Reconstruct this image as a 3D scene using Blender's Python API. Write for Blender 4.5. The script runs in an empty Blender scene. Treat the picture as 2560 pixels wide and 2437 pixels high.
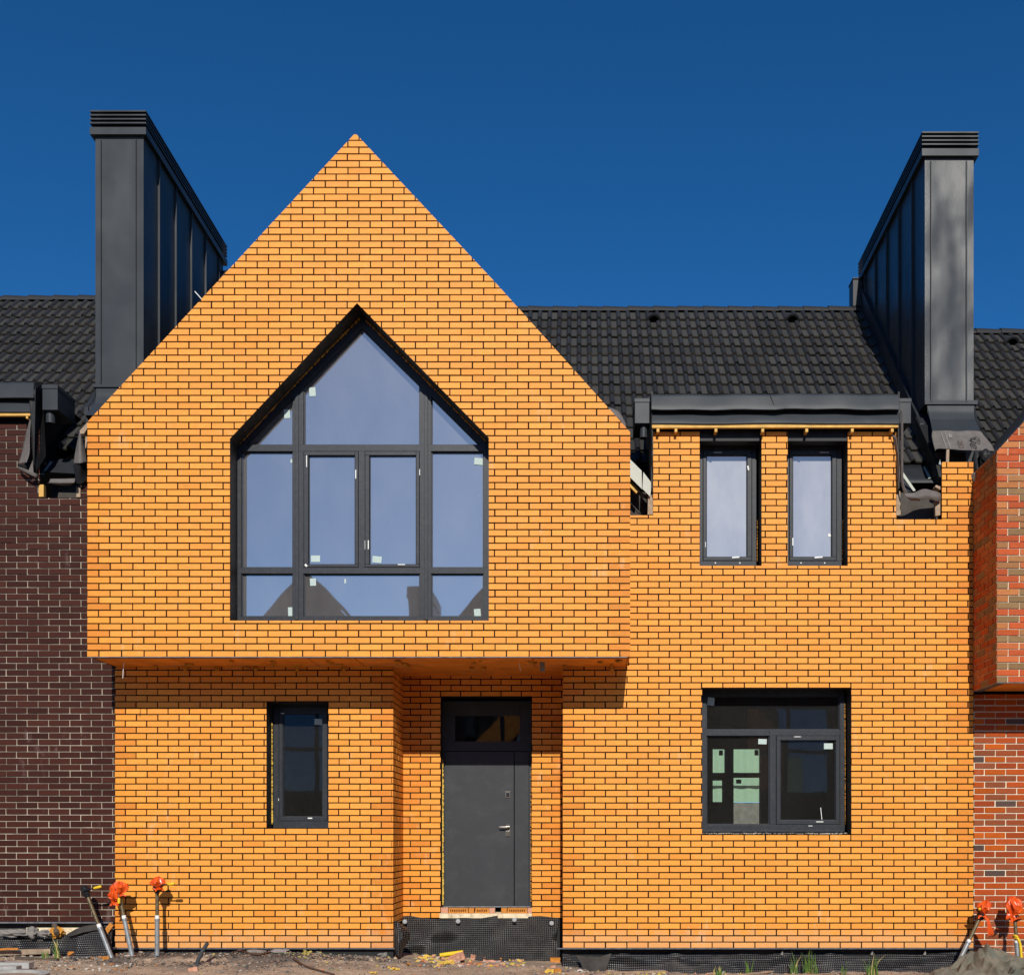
import bpy, bmesh, math, random
from mathutils import Vector, Matrix, noise

# ------------------------------------------------------------------ camera, sky, sun, exposure
F, CX, HY = 2800.0, 1450.0, 2093.0            # focal length, principal column and horizon row of the photograph
CAMY, EYE = -13.384, 1.5
sc = bpy.context.scene
C = sc.collection
cam_data = bpy.data.cameras.new('camera')
cam = bpy.data.objects.new('camera', cam_data); C.objects.link(cam)
cam.location = (0, CAMY, EYE); cam.rotation_euler = (math.radians(90), 0, 0)
cam_data.sensor_fit = 'HORIZONTAL'; cam_data.sensor_width = 36
cam_data.lens = 36 * F / 2560
cam_data.shift_x = (1280 - CX) / 2560
cam_data.shift_y = (HY - 1218.5) / 2560
cam_data.clip_start = 0.1; cam_data.clip_end = 4000
sc.camera = cam

SUN_EL, SUN_AZ = math.radians(32.5), math.radians(3.6)
sdir = Vector((math.sin(SUN_AZ) * math.cos(SUN_EL), -math.cos(SUN_AZ) * math.cos(SUN_EL), math.sin(SUN_EL)))
sun_data = bpy.data.lights.new('sun', 'SUN'); sun = bpy.data.objects.new('sun', sun_data); C.objects.link(sun)
sun_data.energy = 4.5; sun_data.angle = math.radians(0.5); sun_data.color = (1.0, 0.95, 0.87)
sun.rotation_euler = sdir.to_track_quat('Z', 'Y').to_euler(); sun.location = (3, -30, 25)
world = bpy.data.worlds.new('World'); sc.world = world; world.use_nodes = True
wn, wl = world.node_tree.nodes, world.node_tree.links
wn.clear()
wo = wn.new('ShaderNodeOutputWorld'); bg = wn.new('ShaderNodeBackground'); sky = wn.new('ShaderNodeTexSky')
sky.sky_type = 'NISHITA'; sky.sun_disc = False
sky.sun_elevation = SUN_EL; sky.sun_rotation = math.atan2(sdir.x, sdir.y)
sky.altitude = 0; sky.air_density = 0.6; sky.dust_density = 0.3; sky.ozone_density = 6.0
hs = wn.new('ShaderNodeHueSaturation'); hs.inputs['Saturation'].default_value = 1.2; hs.inputs['Value'].default_value = 1.2; hs.inputs['Hue'].default_value = 0.4975
wl.new(sky.outputs[0], hs.inputs['Color']); wl.new(hs.outputs[0], bg.inputs[0])
bg.inputs[1].default_value = 0.10
wl.new(bg.outputs[0], wo.inputs[0])
vs = sc.view_settings
vs.view_transform = 'Standard'; vs.look = 'None'; vs.exposure = 0.0; vs.gamma = 1.0; vs.use_curve_mapping = False
sc.cycles.max_bounces = 8; sc.cycles.transparent_max_bounces = 12
sc.cycles.use_denoising = True
sc.cycles.caustics_reflective = False; sc.cycles.caustics_refractive = False
R = random.Random(7)

# ------------------------------------------------------------------ helpers
def K(y): return (y - CAMY) / F
def P(px, py, y): return Vector(((px - CX) * K(y), y, EYE + (HY - py) * K(y)))
def XZ(pts, y): return [((px - CX) * K(y), EYE + (HY - py) * K(y)) for px, py in pts]
def X(px, y=0): return (px - CX) * K(y)
def Z(py, y=0): return EYE + (HY - py) * K(y)

def area(p):
    return 0.5 * sum(p[i][0] * p[(i + 1) % len(p)][1] - p[(i + 1) % len(p)][0] * p[i][1] for i in range(len(p)))
def ccw(p): return list(p) if area(p) > 0 else list(reversed(p))
def clip(poly, a, b, keep_left=True):
    ax, az = a; dx, dz = b[0] - ax, b[1] - az
    s = 1 if keep_left else -1
    out = []
    n = len(poly)
    for i in range(n):
        p, q = poly[i], poly[(i + 1) % n]
        dp = s * (dx * (p[1] - az) - dz * (p[0] - ax)); dq = s * (dx * (q[1] - az) - dz * (q[0] - ax))
        if dp >= -1e-9: out.append(p)
        if (dp > 1e-9 and dq < -1e-9) or (dp < -1e-9 and dq > 1e-9):
            t = dp / (dp - dq); out.append((p[0] + (q[0] - p[0]) * t, p[1] + (q[1] - p[1]) * t))
    return out if len(out) >= 3 and abs(area(out)) > 2e-6 else []
def intersect(poly, conv):
    for i in range(len(conv)):
        if not poly: return []
        poly = clip(poly, conv[i], conv[(i + 1) % len(conv)])
    return poly
def subtract(polys, hole):
    res = []
    hb = (min(p[0] for p in hole), max(p[0] for p in hole), min(p[1] for p in hole), max(p[1] for p in hole))
    for poly in polys:
        if max(p[0] for p in poly) <= hb[0] or min(p[0] for p in poly) >= hb[1] or max(p[1] for p in poly) <= hb[2] or min(p[1] for p in poly) >= hb[3]:
            res.append(poly); continue
        rest = poly
        for i in range(len(hole)):
            a, b = hole[i], hole[(i + 1) % len(hole)]
            o = clip(rest, a, b, False)
            if o: res.append(o)
            rest = clip(rest, a, b, True)
            if not rest: break
    return res
def rect(u0, z0, u1, z1): return [(u0, z0), (u1, z0), (u1, z1), (u0, z1)]

class MB:
    def __init__(s): s.v = []; s.f = []; s.m = []; s.c = []; s.smooth = []
    def add(s, vs, fs, mat=0, col=(1, 1, 1), smooth=False):
        b = len(s.v)
        s.v += [Vector(v) for v in vs]; s.c += [col] * len(vs)
        for f in fs: s.f.append([b + i for i in f]); s.m.append(mat); s.smooth.append(smooth)
    def box(s, a, b, mat=0, col=(1, 1, 1)):
        x0, y0, z0 = a; x1, y1, z1 = b
        x0, x1 = min(x0, x1), max(x0, x1); y0, y1 = min(y0, y1), max(y0, y1); z0, z1 = min(z0, z1), max(z0, z1)
        s.add([(x0, y0, z0), (x1, y0, z0), (x1, y1, z0), (x0, y1, z0), (x0, y0, z1), (x1, y0, z1), (x1, y1, z1), (x0, y1, z1)],
              [(0, 3, 2, 1), (4, 5, 6, 7), (0, 1, 5, 4), (1, 2, 6, 5), (2, 3, 7, 6), (3, 0, 4, 7)], mat, col)
    def prism(s, poly, y0, y1, mat=0, col=(1, 1, 1), to3=None, back=True):
        """poly (u,z) extruded between depth y0 (front) and y1 (back)"""
        poly = ccw(poly); n = len(poly)
        t = to3 or (lambda u, z, d: (u, d, z))
        vs = [t(u, z, y0) for u, z in poly] + [t(u, z, y1) for u, z in poly]
        fs = [tuple(range(n))]
        if back: fs.append(tuple(range(2 * n - 1, n - 1, -1)))
        for i in range(n):
            j = (i + 1) % n; fs.append((i, n + i, n + j, j))
        s.add(vs, fs, mat, col)
    def tube(s, path, rad, n=10, mat=0, col=(1, 1, 1), caps=True, smooth=True):
        path = [Vector(p) for p in path]
        if not isinstance(rad, (list, tuple)): rad = [rad] * len(path)
        vs = []; up0 = None
        for i, p in enumerate(path):
            d = (path[min(i + 1, len(path) - 1)] - path[max(i - 1, 0)]).normalized()
            if up0 is None:
                up0 = d.orthogonal().normalized()
            a = (up0 - d * up0.dot(d)).normalized(); up0 = a; b = d.cross(a)
            for k in range(n):
                t = 2 * math.pi * k / n; vs.append(p + (a * math.cos(t) + b * math.sin(t)) * rad[i])
        fs = [(i * n + k, i * n + (k + 1) % n, (i + 1) * n + (k + 1) % n, (i + 1) * n + k) for i in range(len(path) - 1) for k in range(n)]
        s.add(vs, fs, mat, col, smooth)
        if caps:
            s.add(vs[:n], [tuple(range(n - 1, -1, -1))], mat, col); s.add(vs[-n:], [tuple(range(n))], mat, col)
    def grid(s, rows, mat=0, col=(1, 1, 1), smooth=True, thick=0.0):
        nr, nc = len(rows), len(rows[0])
        vs = [v for r in rows for v in r]
        fs = [(i * nc + j, i * nc + j + 1, (i + 1) * nc + j + 1, (i + 1) * nc + j) for i in range(nr - 1) for j in range(nc - 1)]
        s.add(vs, fs, mat, col, smooth)
    def lump(s, c, r, seed=0, amp=0.3, freq=2.0, sub=2, mat=0, col=(1, 1, 1), smooth=False, ridged=False, rot=None, zs=1.0):
        bm = bmesh.new(); bmesh.ops.create_icosphere(bm, subdivisions=sub, radius=1)
        vs = []
        for v in bm.verts:
            q = Vector((v.co.x, v.co.y, v.co.z * zs)) * freq + Vector((seed * 3.1, seed * 1.7, seed * 2.3))
            h = noise.noise(q)
            if ridged: h = (0.5 - abs(h)) + 0.5 * (0.4 - abs(noise.noise(q * 2.3)))
            w = v.co * (1 + amp * h)
            w = Vector((w.x * r[0], w.y * r[1], w.z * r[2]))
            if rot: w = rot @ w
            vs.append(w + Vector(c))
        bm.verts.index_update()
        fs = [tuple(v.index for v in f.verts) for f in bm.faces]
        bm.free(); s.add(vs, fs, mat, col, smooth)
    def build(s, name, mats, parent=None, local=False, solid=0.0, bevel=0.0):
        if name in SPLIT:
            p = list(range(len(s.v)))
            def find(i):
                while p[i] != i: p[i] = p[p[i]]; i = p[i]
                return i
            for f in s.f:
                for i in f[1:]: p[find(i)] = find(f[0])
            groups = {}
            for k, f in enumerate(s.f): groups.setdefault(find(f[0]), []).append(k)
            if len(groups) > 1:
                o = None
                for ks in groups.values():
                    q = MB(); ix = {}
                    for k in ks:
                        for i in s.f[k]:
                            if i not in ix: ix[i] = len(q.v); q.v.append(s.v[i]); q.c.append(s.c[i])
                        q.f.append([ix[i] for i in s.f[k]]); q.m.append(s.m[k]); q.smooth.append(s.smooth[k])
                    o = q._link(name, mats, parent, local, solid, bevel)
                return o
        return s._link(name, mats, parent, local, solid, bevel)
    def _link(s, name, mats, parent=None, local=False, solid=0.0, bevel=0.0):
        off = Vector((0, 0, 0))
        if parent is not None and not local:
            off = ROOT[parent.name]
        me = bpy.data.meshes.new(name)
        me.from_pydata([v - off for v in s.v], [], s.f)
        mats = mats if isinstance(mats, (list, tuple)) else [mats]
        for m in mats: me.materials.append(m)
        me.polygons.foreach_set('material_index', s.m)
        me.polygons.foreach_set('use_smooth', s.smooth)
        ca = me.color_attributes.new('tint', 'FLOAT_COLOR', 'POINT')
        flat = []
        for c in s.c: flat += [c[0], c[1], c[2], 1.0]
        ca.data.foreach_set('color', flat)
        me.update()
        o = bpy.data.objects.new(name, me); C.objects.link(o)
        if parent is not None:
            o.parent = parent; ROOT[o.name] = ROOT[parent.name]
        if solid:
            md = o.modifiers.new('solid', 'SOLIDIFY'); md.thickness = solid; md.offset = 0
        if bevel:
            md = o.modifiers.new('bevel', 'BEVEL'); md.width = bevel; md.segments = 2; md.limit_method = 'ANGLE'
        return o
ROOT = {}
SPLIT = {'mullion', 'ring_beam', 'dormer_cheek', 'stud', 'pale_strip', 'eaves_plate', 'rafter_end', 'foam_blob', 'torn_film', 'eaves_gap_shade', 'inner_wall', 'starter_strip', 'rear_wall', 'foundation', 'mortar_wedge', 'hardware_mark', 'standing_seam', 'floor_slab', 'metal_bracket', 'sticker', 'coping', 'torn_membrane', 'drip_edge'}
def tag(o, label=None, cat=None, group=None, kind=None):
    if label: o['label'] = label
    if cat: o['category'] = cat
    if group: o['group'] = group
    if kind: o['kind'] = kind
    return o
def thing(name, label, cat, loc=(0, 0, 0), group=None, rot=(0, 0, 0)):
    o = bpy.data.objects.new(name, None); C.objects.link(o)
    o.location = loc; o.rotation_euler = rot; o.empty_display_size = 0.2
    ROOT[o.name] = Vector(loc)
    return tag(o, label, cat, group)
def cr(p0, p1, p2, p3, t):
    return 0.5 * ((2 * p1) + (p2 - p0) * t + (2 * p0 - 5 * p1 + 4 * p2 - p3) * t * t + (3 * p1 - p0 - 3 * p2 + p3) * t ** 3)
def smooth_line(pts, n):
    pts = [Vector(p) for p in pts]; out = []
    for i in range(len(pts) - 1):
        a = pts[max(i - 1, 0)]; d = pts[min(i + 2, len(pts) - 1)]
        for k in range(n): out.append(cr(a, pts[i], pts[i + 1], d, k / n))
    out.append(pts[-1]); return out
def sheet(mb, ctrl, nu=6, nv=6, amp=0.0, freq=4.0, seed=0, mat=0):
    """smooth sheet through a grid of control points (rows of Vectors)"""
    rows = [smooth_line(r, nu) for r in ctrl]
    cols = [smooth_line([rows[i][j] for i in range(len(rows))], nv) for j in range(len(rows[0]))]
    g = [[cols[j][i] for j in range(len(cols))] for i in range(len(cols[0]))]
    if amp:
        for r in g:
            for v in r:
                n = noise.noise_vector(v * freq + Vector((seed, seed * 2, 0))); v += n * amp
    mb.grid(g, mat)

# ------------------------------------------------------------------ materials
def mat(name):
    m = bpy.data.materials.new(name); m.use_nodes = True
    return m, m.node_tree.nodes, m.node_tree.links, m.node_tree.nodes['Principled BSDF']
def noise_node(n, l, scale, detail=4, rough=0.55, coord='Object', stretch=None):
    tc = n.new('ShaderNodeTexCoord'); t = n.new('ShaderNodeTexNoise')
    t.inputs['Scale'].default_value = scale; t.inputs['Detail'].default_value = detail; t.inputs['Roughness'].default_value = rough
    if stretch:
        mp = n.new('ShaderNodeMapping'); mp.inputs['Scale'].default_value = stretch
        l.new(tc.outputs[coord], mp.inputs[0]); l.new(mp.outputs[0], t.inputs['Vector'])
    else: l.new(tc.outputs[coord], t.inputs['Vector'])
    return t
def ramp(n, l, src, stops):
    r = n.new('ShaderNodeValToRGB'); e = r.color_ramp.elements
    while len(e) > len(stops): e.remove(e[-1])
    while len(e) < len(stops): e.new(0.5)
    for i, (p, c) in enumerate(stops):
        e[i].position = p; e[i].color = (c[0], c[1], c[2], 1) if isinstance(c, (tuple, list)) else (c, c, c, 1)
    l.new(src, r.inputs[0]); return r
def mixc(n, l, a, b, fac, mode='MIX'):
    m = n.new('ShaderNodeMix'); m.data_type = 'RGBA'; m.blend_type = mode
    for sock, v in ((m.inputs[0], fac), (m.inputs[6], a), (m.inputs[7], b)):
        if hasattr(v, 'is_output'): l.new(v, sock)
        elif isinstance(v, (int, float)): sock.default_value = v
        else: sock.default_value = (*v, 1)
    return m.outputs[2]
def bump(n, l, h, bsdf, strength, dist):
    b = n.new('ShaderNodeBump'); b.inputs['Strength'].default_value = strength; b.inputs['Distance'].default_value = dist
    l.new(h, b.inputs['Height']); l.new(b.outputs[0], bsdf.inputs['Normal']); return b

def brick_mat(name, stain, amount, rough=0.6, spec=0.25):
    m, n, l, b = mat(name)
    at = n.new('ShaderNodeAttribute'); at.attribute_name = 'tint'
    n1 = noise_node(n, l, 14, 5, 0.6, stretch=(1, 1, 2.5)); r1 = ramp(n, l, n1.outputs[0], [(0.25, 0.86), (0.75, 1.08)])
    c = mixc(n, l, at.outputs['Color'], r1.outputs[0], 1.0, 'MULTIPLY')
    n2 = noise_node(n, l, 1.1, 5, 0.65); n3 = noise_node(n, l, 9, 4, 0.7, stretch=(1, 1, 0.35))
    mu = n.new('ShaderNodeMath'); mu.operation = 'MULTIPLY'; l.new(n2.outputs[0], mu.inputs[0]); l.new(n3.outputs[0], mu.inputs[1])
    r2 = ramp(n, l, mu.outputs[0], [(0.33, 0.0), (0.5, amount)])
    c = mixc(n, l, c, stain, r2.outputs[0])
    tz = n.new('ShaderNodeTexCoord'); sz = n.new('ShaderNodeSeparateXYZ'); l.new(tz.outputs['Object'], sz.inputs[0])
    na = n.new('ShaderNodeMath'); na.operation = 'MULTIPLY_ADD'; na.inputs[1].default_value = -.45; l.new(n3.outputs[0], na.inputs[0]); l.new(sz.outputs['Z'], na.inputs[2])
    rs = ramp(n, l, na.outputs[0], [(-0.0, 0.32), (0.10, 0.0)])
    c = mixc(n, l, c, (0.55, 0.36, 0.22), rs.outputs[0])
    l.new(c, b.inputs['Base Color']); b.inputs['Roughness'].default_value = rough; b.inputs['Specular IOR Level'].default_value = spec
    n4 = noise_node(n, l, 90, 3, 0.6); bump(n, l, n4.outputs[0], b, 0.25, 0.003)
    return m
def plain(name, col, rough=0.6, var=0.15, scale=8, bump_s=0.0, bump_scale=60, metallic=0.0, dust=None, bump_d=0.004, spec=0.28):
    m, n, l, b = mat(name)
    t = noise_node(n, l, scale, 5, 0.6)
    r = ramp(n, l, t.outputs[0], [(0.28, tuple(x * (1 - var) for x in col)), (0.72, tuple(min(1, x * (1 + var)) for x in col))])
    c = r.outputs[0]
    if dust:
        t2 = noise_node(n, l, dust[2], 6, 0.7); r2 = ramp(n, l, t2.outputs[0], [(0.5, 0.0), (0.75, dust[1])]); c = mixc(n, l, c, dust[0], r2.outputs[0])
    l.new(c, b.inputs['Base Color']); b.inputs['Roughness'].default_value = rough; b.inputs['Metallic'].default_value = metallic; b.inputs['Specular IOR Level'].default_value = spec
    if bump_s:
        t3 = noise_node(n, l, bump_scale, 4, 0.6); bump(n, l, t3.outputs[0], b, bump_s, bump_d)
    return m
M = {}
M['orange_brick'] = brick_mat('orange_brick', (0.82, 0.50, 0.27), 0.6)
M['brown_brick'] = brick_mat('brown_brick', (0.24, 0.16, 0.14), 0.5, spec=0.12)
M['red_brick'] = brick_mat('red_brick', (0.5, 0.30, 0.2), 0.2, spec=0.12)
M['dark_mortar'] = plain('dark_mortar', (0.014, 0.008, 0.006), 0.95, 0.4, 20, spec=0.1)
M['pale_mortar'] = plain('pale_mortar', (0.40, 0.345, 0.27), 0.95, 0.5, 2.2, dust=((0.06, 0.04, 0.03), 0.8, 1.3))
M['white_mortar'] = plain('white_mortar', (0.74, 0.64, 0.47), 0.9, 0.1, 12)
# dented coated sheet metal
m, n, l, b = mat('sheet_metal')
t = noise_node(n, l, 3.0, 4, 0.6); r = ramp(n, l, t.outputs[0], [(0.3, (0.029, 0.034, 0.039)), (0.7, (0.038, 0.043, 0.048))])
l.new(r.outputs[0], b.inputs['Base Color']); b.inputs['Roughness'].default_value = 0.45; b.inputs['Specular IOR Level'].default_value = 0.20
t2 = noise_node(n, l, 1.3, 2, 0.4, stretch=(1, 1, 0.7)); t3 = noise_node(n, l, 180, 2, 0.5)
ad = n.new('ShaderNodeMath'); ad.operation = 'MULTIPLY_ADD'; ad.inputs[1].default_value = 0.012; l.new(t3.outputs[0], ad.inputs[0]); l.new(t2.outputs[0], ad.inputs[2])
bump(n, l, ad.outputs[0], b, 0.45, 0.10)
M['metal'] = m
m2_ = m.copy(); m2_.name = 'dented_sheet_metal'
for nd in m2_.node_tree.nodes:
    if nd.type == 'BUMP': nd.inputs['Strength'].default_value = 1.0; nd.inputs['Distance'].default_value = 0.12
    if nd.type == 'VALTORGB':
        for e_ in nd.color_ramp.elements: e_.color = (e_.color[0] * .95, e_.color[1] * .95, e_.color[2] * .95, 1)
m2_.node_tree.nodes['Principled BSDF'].inputs['Roughness'].default_value = 0.34; m2_.node_tree.nodes['Principled BSDF'].inputs['Specular IOR Level'].default_value = 0.24
M['dented'] = m2_
M['roof_metal'] = plain('dark_flashing', (0.022, 0.024, 0.028), 0.5, 0.2, 6, 0.15, 30)
M['tile'] = None
m, n, l, b = mat('concrete_roof_tile')
at = n.new('ShaderNodeAttribute'); at.attribute_name = 'tint'
t = noise_node(n, l, 35, 5, 0.7); r = ramp(n, l, t.outputs[0], [(0.3, 0.75), (0.7, 1.2)])
c = mixc(n, l, at.outputs['Color'], r.outputs[0], 1.0, 'MULTIPLY')
l.new(c, b.inputs['Base Color']); b.inputs['Roughness'].default_value = 0.6; b.inputs['Specular IOR Level'].default_value = 0.22
t3 = noise_node(n, l, 220, 2, 0.5); bump(n, l, t3.outputs[0], b, 0.3, 0.002)
M['tile'] = m
M['tile_edge'] = plain('tile_edge', (0.085, 0.068, 0.05), 0.85, 0.4, 9)
M['frame'] = plain('window_profile', (0.022, 0.025, 0.031), 0.45, 0.15, 14, dust=((0.18, 0.17, 0.16), 0.15, 25))
M['reveal'] = plain('coated_reveal', (0.016, 0.013, 0.011), 0.6, 0.5, 12, 0.5, 25, dust=((0.16, 0.13, 0.10), 0.5, 18))
M['foam'] = plain('aged_foam', (0.50, 0.22, 0.03), 0.9, 0.4, 22, 0.8, 40)
M['yellow_foam'] = plain('yellow_foam', (0.68, 0.45, 0.08), 0.9, 0.25, 30, 0.8, 60)
M['green_foam'] = plain('old_green_foam', (0.35, 0.28, 0.08), 0.9, 0.3, 30, 0.8, 60)
def glass(name, mirror, tint, dust_col, dust, transp, speck=0.5, tone=(0.80, 0.84, 0.95)):
    m = bpy.data.materials.new(name); m.use_nodes = True; n, l = m.node_tree.nodes, m.node_tree.links; n.clear()
    out = n.new('ShaderNodeOutputMaterial'); gl = n.new('ShaderNodeBsdfGlossy'); tr = n.new('ShaderNodeBsdfTransparent'); df = n.new('ShaderNodeBsdfDiffuse')
    gl.inputs['Roughness'].default_value = 0.015; gl.inputs['Color'].default_value = (*tone, 1)
    tr.inputs['Color'].default_value = (*tint, 1)
    df.inputs['Color'].default_value = (*dust_col, 1)
    t = noise_node(n, l, 2.0, 6, 0.6, stretch=(1, 1, 0.45)); r = ramp(n, l, t.outputs[0], [(0.3, dust * 0.75), (0.75, dust * 1.3)])
    t2 = noise_node(n, l, 75, 3, 0.7); r2 = ramp(n, l, t2.outputs[0], [(0.60, 0.0), (0.78, speck)])
    mx = n.new('ShaderNodeMath'); mx.operation = 'MAXIMUM'; l.new(r.outputs[0], mx.inputs[0]); l.new(r2.outputs[0], mx.inputs[1])
    fr = n.new('ShaderNodeFresnel'); fr.inputs[0].default_value = 1.5
    ma = n.new('ShaderNodeMath'); ma.operation = 'ADD'; ma.inputs[1].default_value = mirror; ma.use_clamp = True; l.new(fr.outputs[0], ma.inputs[0])
    bw = noise_node(n, l, 0.8, 2, 0.5); bp = n.new('ShaderNodeBump'); bp.inputs['Strength'].default_value = 0.25; bp.inputs['Distance'].default_value = 0.01
    l.new(bw.outputs[0], bp.inputs['Height']); l.new(bp.outputs[0], gl.inputs['Normal'])
    m1 = n.new('ShaderNodeMixShader'); l.new(ma.outputs[0], m1.inputs[0]); l.new(tr.outputs[0], m1.inputs[1]); l.new(gl.outputs[0], m1.inputs[2])
    m2 = n.new('ShaderNodeMixShader'); l.new(mx.outputs[0], m2.inputs[0]); l.new(m1.outputs[0], m2.inputs[1]); l.new(df.outputs[0], m2.inputs[2])
    l.new(m2.outputs[0], out.inputs[0]); return m
M['mirror_glass'] = glass('coated_glass', 0.52, (0.35, 0.35, 0.38), (0.56, 0.53, 0.53), 0.14, 0.5, 0.5, (0.86, 0.82, 0.76))
M['film_glass'] = glass('film_covered_glass', 0.40, (0.3, 0.3, 0.35), (0.70, 0.70, 0.71), 0.38, 0.4, 0.5, (0.8, 0.78, 0.76))
M['clear_glass'] = glass('dusty_glass', 0.045, (0.8, 0.85, 0.8), (0.4, 0.38, 0.36), 0.016, 0.8, 0.38)
M['door_glass'] = glass('door_glass', 0.16, (0.3, 0.3, 0.3), (0.4, 0.38, 0.36), 0.01, 0.8, 0.1)
M['sticker'] = plain('sticker_paper', (0.44, 0.53, 0.49), 0.7, 0.06, 20)
M['white'] = plain('white_plastic', (0.75, 0.74, 0.70), 0.5, 0.1, 20)
M['washer'] = plain('grey_plastic_washer', (0.34, 0.35, 0.36), 0.5, 0.2, 60)
M['timber'] = plain('fresh_timber', (0.62, 0.36, 0.09), 0.7, 0.2, 10, 0.3, 40)
M['old_timber'] = plain('weathered_timber', (0.34, 0.25, 0.17), 0.85, 0.3, 14, 0.4, 50)
M['dark_timber'] = plain('damp_timber', (0.10, 0.075, 0.055), 0.85, 0.3, 14, 0.4, 50)
M['membrane'] = plain('underlay_membrane', (0.13, 0.115, 0.105), 0.8, 0.2, 10, 0.3, 40)
M['dull_membrane'] = plain('dull_membrane', (0.045, 0.040, 0.035), 0.8, 0.35, 8, 0.4, 20)
M['black_membrane'] = plain('black_underlay', (0.014, 0.014, 0.015), 0.55, 0.3, 8)
M['pale_metal'] = plain('primed_sheet', (0.46, 0.47, 0.40), 0.5, 0.08, 8)
M['soffit'] = plain('soffit_board', (0.74, 0.27, 0.034), 0.8, 0.22, 3.5, 0.2, 30, dust=((0.40, 0.24, 0.13), 0.6, 2.2))
M['concrete'] = plain('concrete', (0.22, 0.20, 0.18), 0.9, 0.25, 6, 0.4, 40)
M['dark_concrete'] = plain('bare_concrete_wall', (0.065, 0.057, 0.05), 0.9, 0.3, 6, 0.4, 40)  # the ring beams' shade in the notches is put into this dark colour
M['slab'] = plain('grey_concrete_kerb', (0.36, 0.35, 0.33), 0.85, 0.18, 12, 0.3, 80)
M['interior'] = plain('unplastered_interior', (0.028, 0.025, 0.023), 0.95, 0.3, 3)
M['insulation'] = plain('cream_insulation_board', (0.75, 0.63, 0.42), 0.85, 0.15, 12, 0.4, 30, dust=((0.25, 0.15, 0.08), 0.8, 14))
M['galv'] = plain('galvanised_metal', (0.24, 0.255, 0.26), 0.45, 0.3, 14, metallic=0.3)
M['strip'] = plain('starter_strip', (0.16, 0.165, 0.18), 0.45, 0.4, 14, metallic=0.3)
M['door'] = plain('door_paint', (0.034, 0.037, 0.041), 0.55, 0.08, 3, 0.35, 320, dust=((0.2, 0.19, 0.18), 0.10, 4), bump_d=0.0012)
M['chrome'] = plain('brushed_steel', (0.55, 0.5, 0.44), 0.25, 0.1, 30, metallic=1.0)
M['black'] = plain('black_plastic', (0.014, 0.014, 0.016), 0.4, 0.2, 10)
M['clay'] = plain('hollow_clay_brick', (0.52, 0.20, 0.035), 0.85, 0.2, 25, 0.4, 60)
M['pink_clay'] = plain('broken_pink_brick', (0.55, 0.27, 0.17), 0.9, 0.25, 20, 0.5, 50, dust=((0.5, 0.4, 0.33), 0.7, 12))
M['rust_pipe'] = plain('bare_steel_pipe', (0.13, 0.10, 0.055), 0.5, 0.35, 20, metallic=0.4)
M['valve'] = plain('black_valve_body', (0.012, 0.013, 0.014), 0.3, 0.2, 20)
M['yellow'] = plain('yellow_plastic', (0.72, 0.48, 0.02), 0.5, 0.15, 30)
M['rebar'] = plain('rusty_bar', (0.085, 0.045, 0.03), 0.9, 0.4, 30)
M['conduit'] = plain('grey_conduit', (0.05, 0.055, 0.06), 0.55, 0.3, 20)
M['tarp'] = plain('grey_green_tarp', (0.155, 0.135, 0.10), 0.85, 0.25, 9, 0.5, 70, dust=((0.06, 0.11, 0.09), 0.8, 3))
M['green_sheet'] = plain('green_profiled_sheet', (0.36, 0.50, 0.36), 0.5, 0.06, 3)
m, n, l, b = mat('orange_bag')
t = noise_node(n, l, 14, 5, 0.6); r = ramp(n, l, t.outputs[0], [(0.3, (0.58, 0.055, 0.005)), (0.7, (0.76, 0.11, 0.010))])
l.new(r.outputs[0], b.inputs['Base Color']); b.inputs['Roughness'].default_value = 0.32
b.inputs['Subsurface Weight'].default_value = 0.0
M['bag'] = m
# dimpled drainage membrane
m, n, l, b = mat('dimpled_membrane')
b.inputs['Base Color'].default_value = (0.016, 0.016, 0.018, 1); b.inputs['Roughness'].default_value = 0.33
uv = n.new('ShaderNodeTexCoord'); mp = n.new('ShaderNodeMapping'); mp.inputs['Rotation'].default_value = (0, math.radians(45), 0)
l.new(uv.outputs['Object'], mp.inputs[0]); sp = n.new('ShaderNodeSeparateXYZ'); l.new(mp.outputs[0], sp.inputs[0])
def sinus(src):
    a = n.new('ShaderNodeMath'); a.operation = 'MULTIPLY'; a.inputs[1].default_value = 2 * math.pi / 0.034; l.new(src, a.inputs[0])
    s_ = n.new('ShaderNodeMath'); s_.operation = 'SINE'; l.new(a.outputs[0], s_.inputs[0]); return s_.outputs[0]
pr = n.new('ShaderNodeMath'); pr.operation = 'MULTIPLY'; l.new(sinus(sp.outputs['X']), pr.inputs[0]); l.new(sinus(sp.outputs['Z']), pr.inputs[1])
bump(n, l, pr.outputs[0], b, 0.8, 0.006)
t = noise_node(n, l, 5, 5, 0.7); r = ramp(n, l, t.outputs[0], [(0.5, (0.007, 0.007, 0.008)), (0.8, (0.045, 0.038, 0.032))]); r2 = ramp(n, l, pr.outputs[0], [(0.25, 0.0), (0.75, 1.0)]); c = mixc(n, l, r.outputs[0], (0.085, 0.08, 0.075), r2.outputs[0]); l.new(c, b.inputs['Base Color'])  # pale dimple tips: scuffing, with their highlights painted into the colour
M['dimple'] = m
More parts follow.
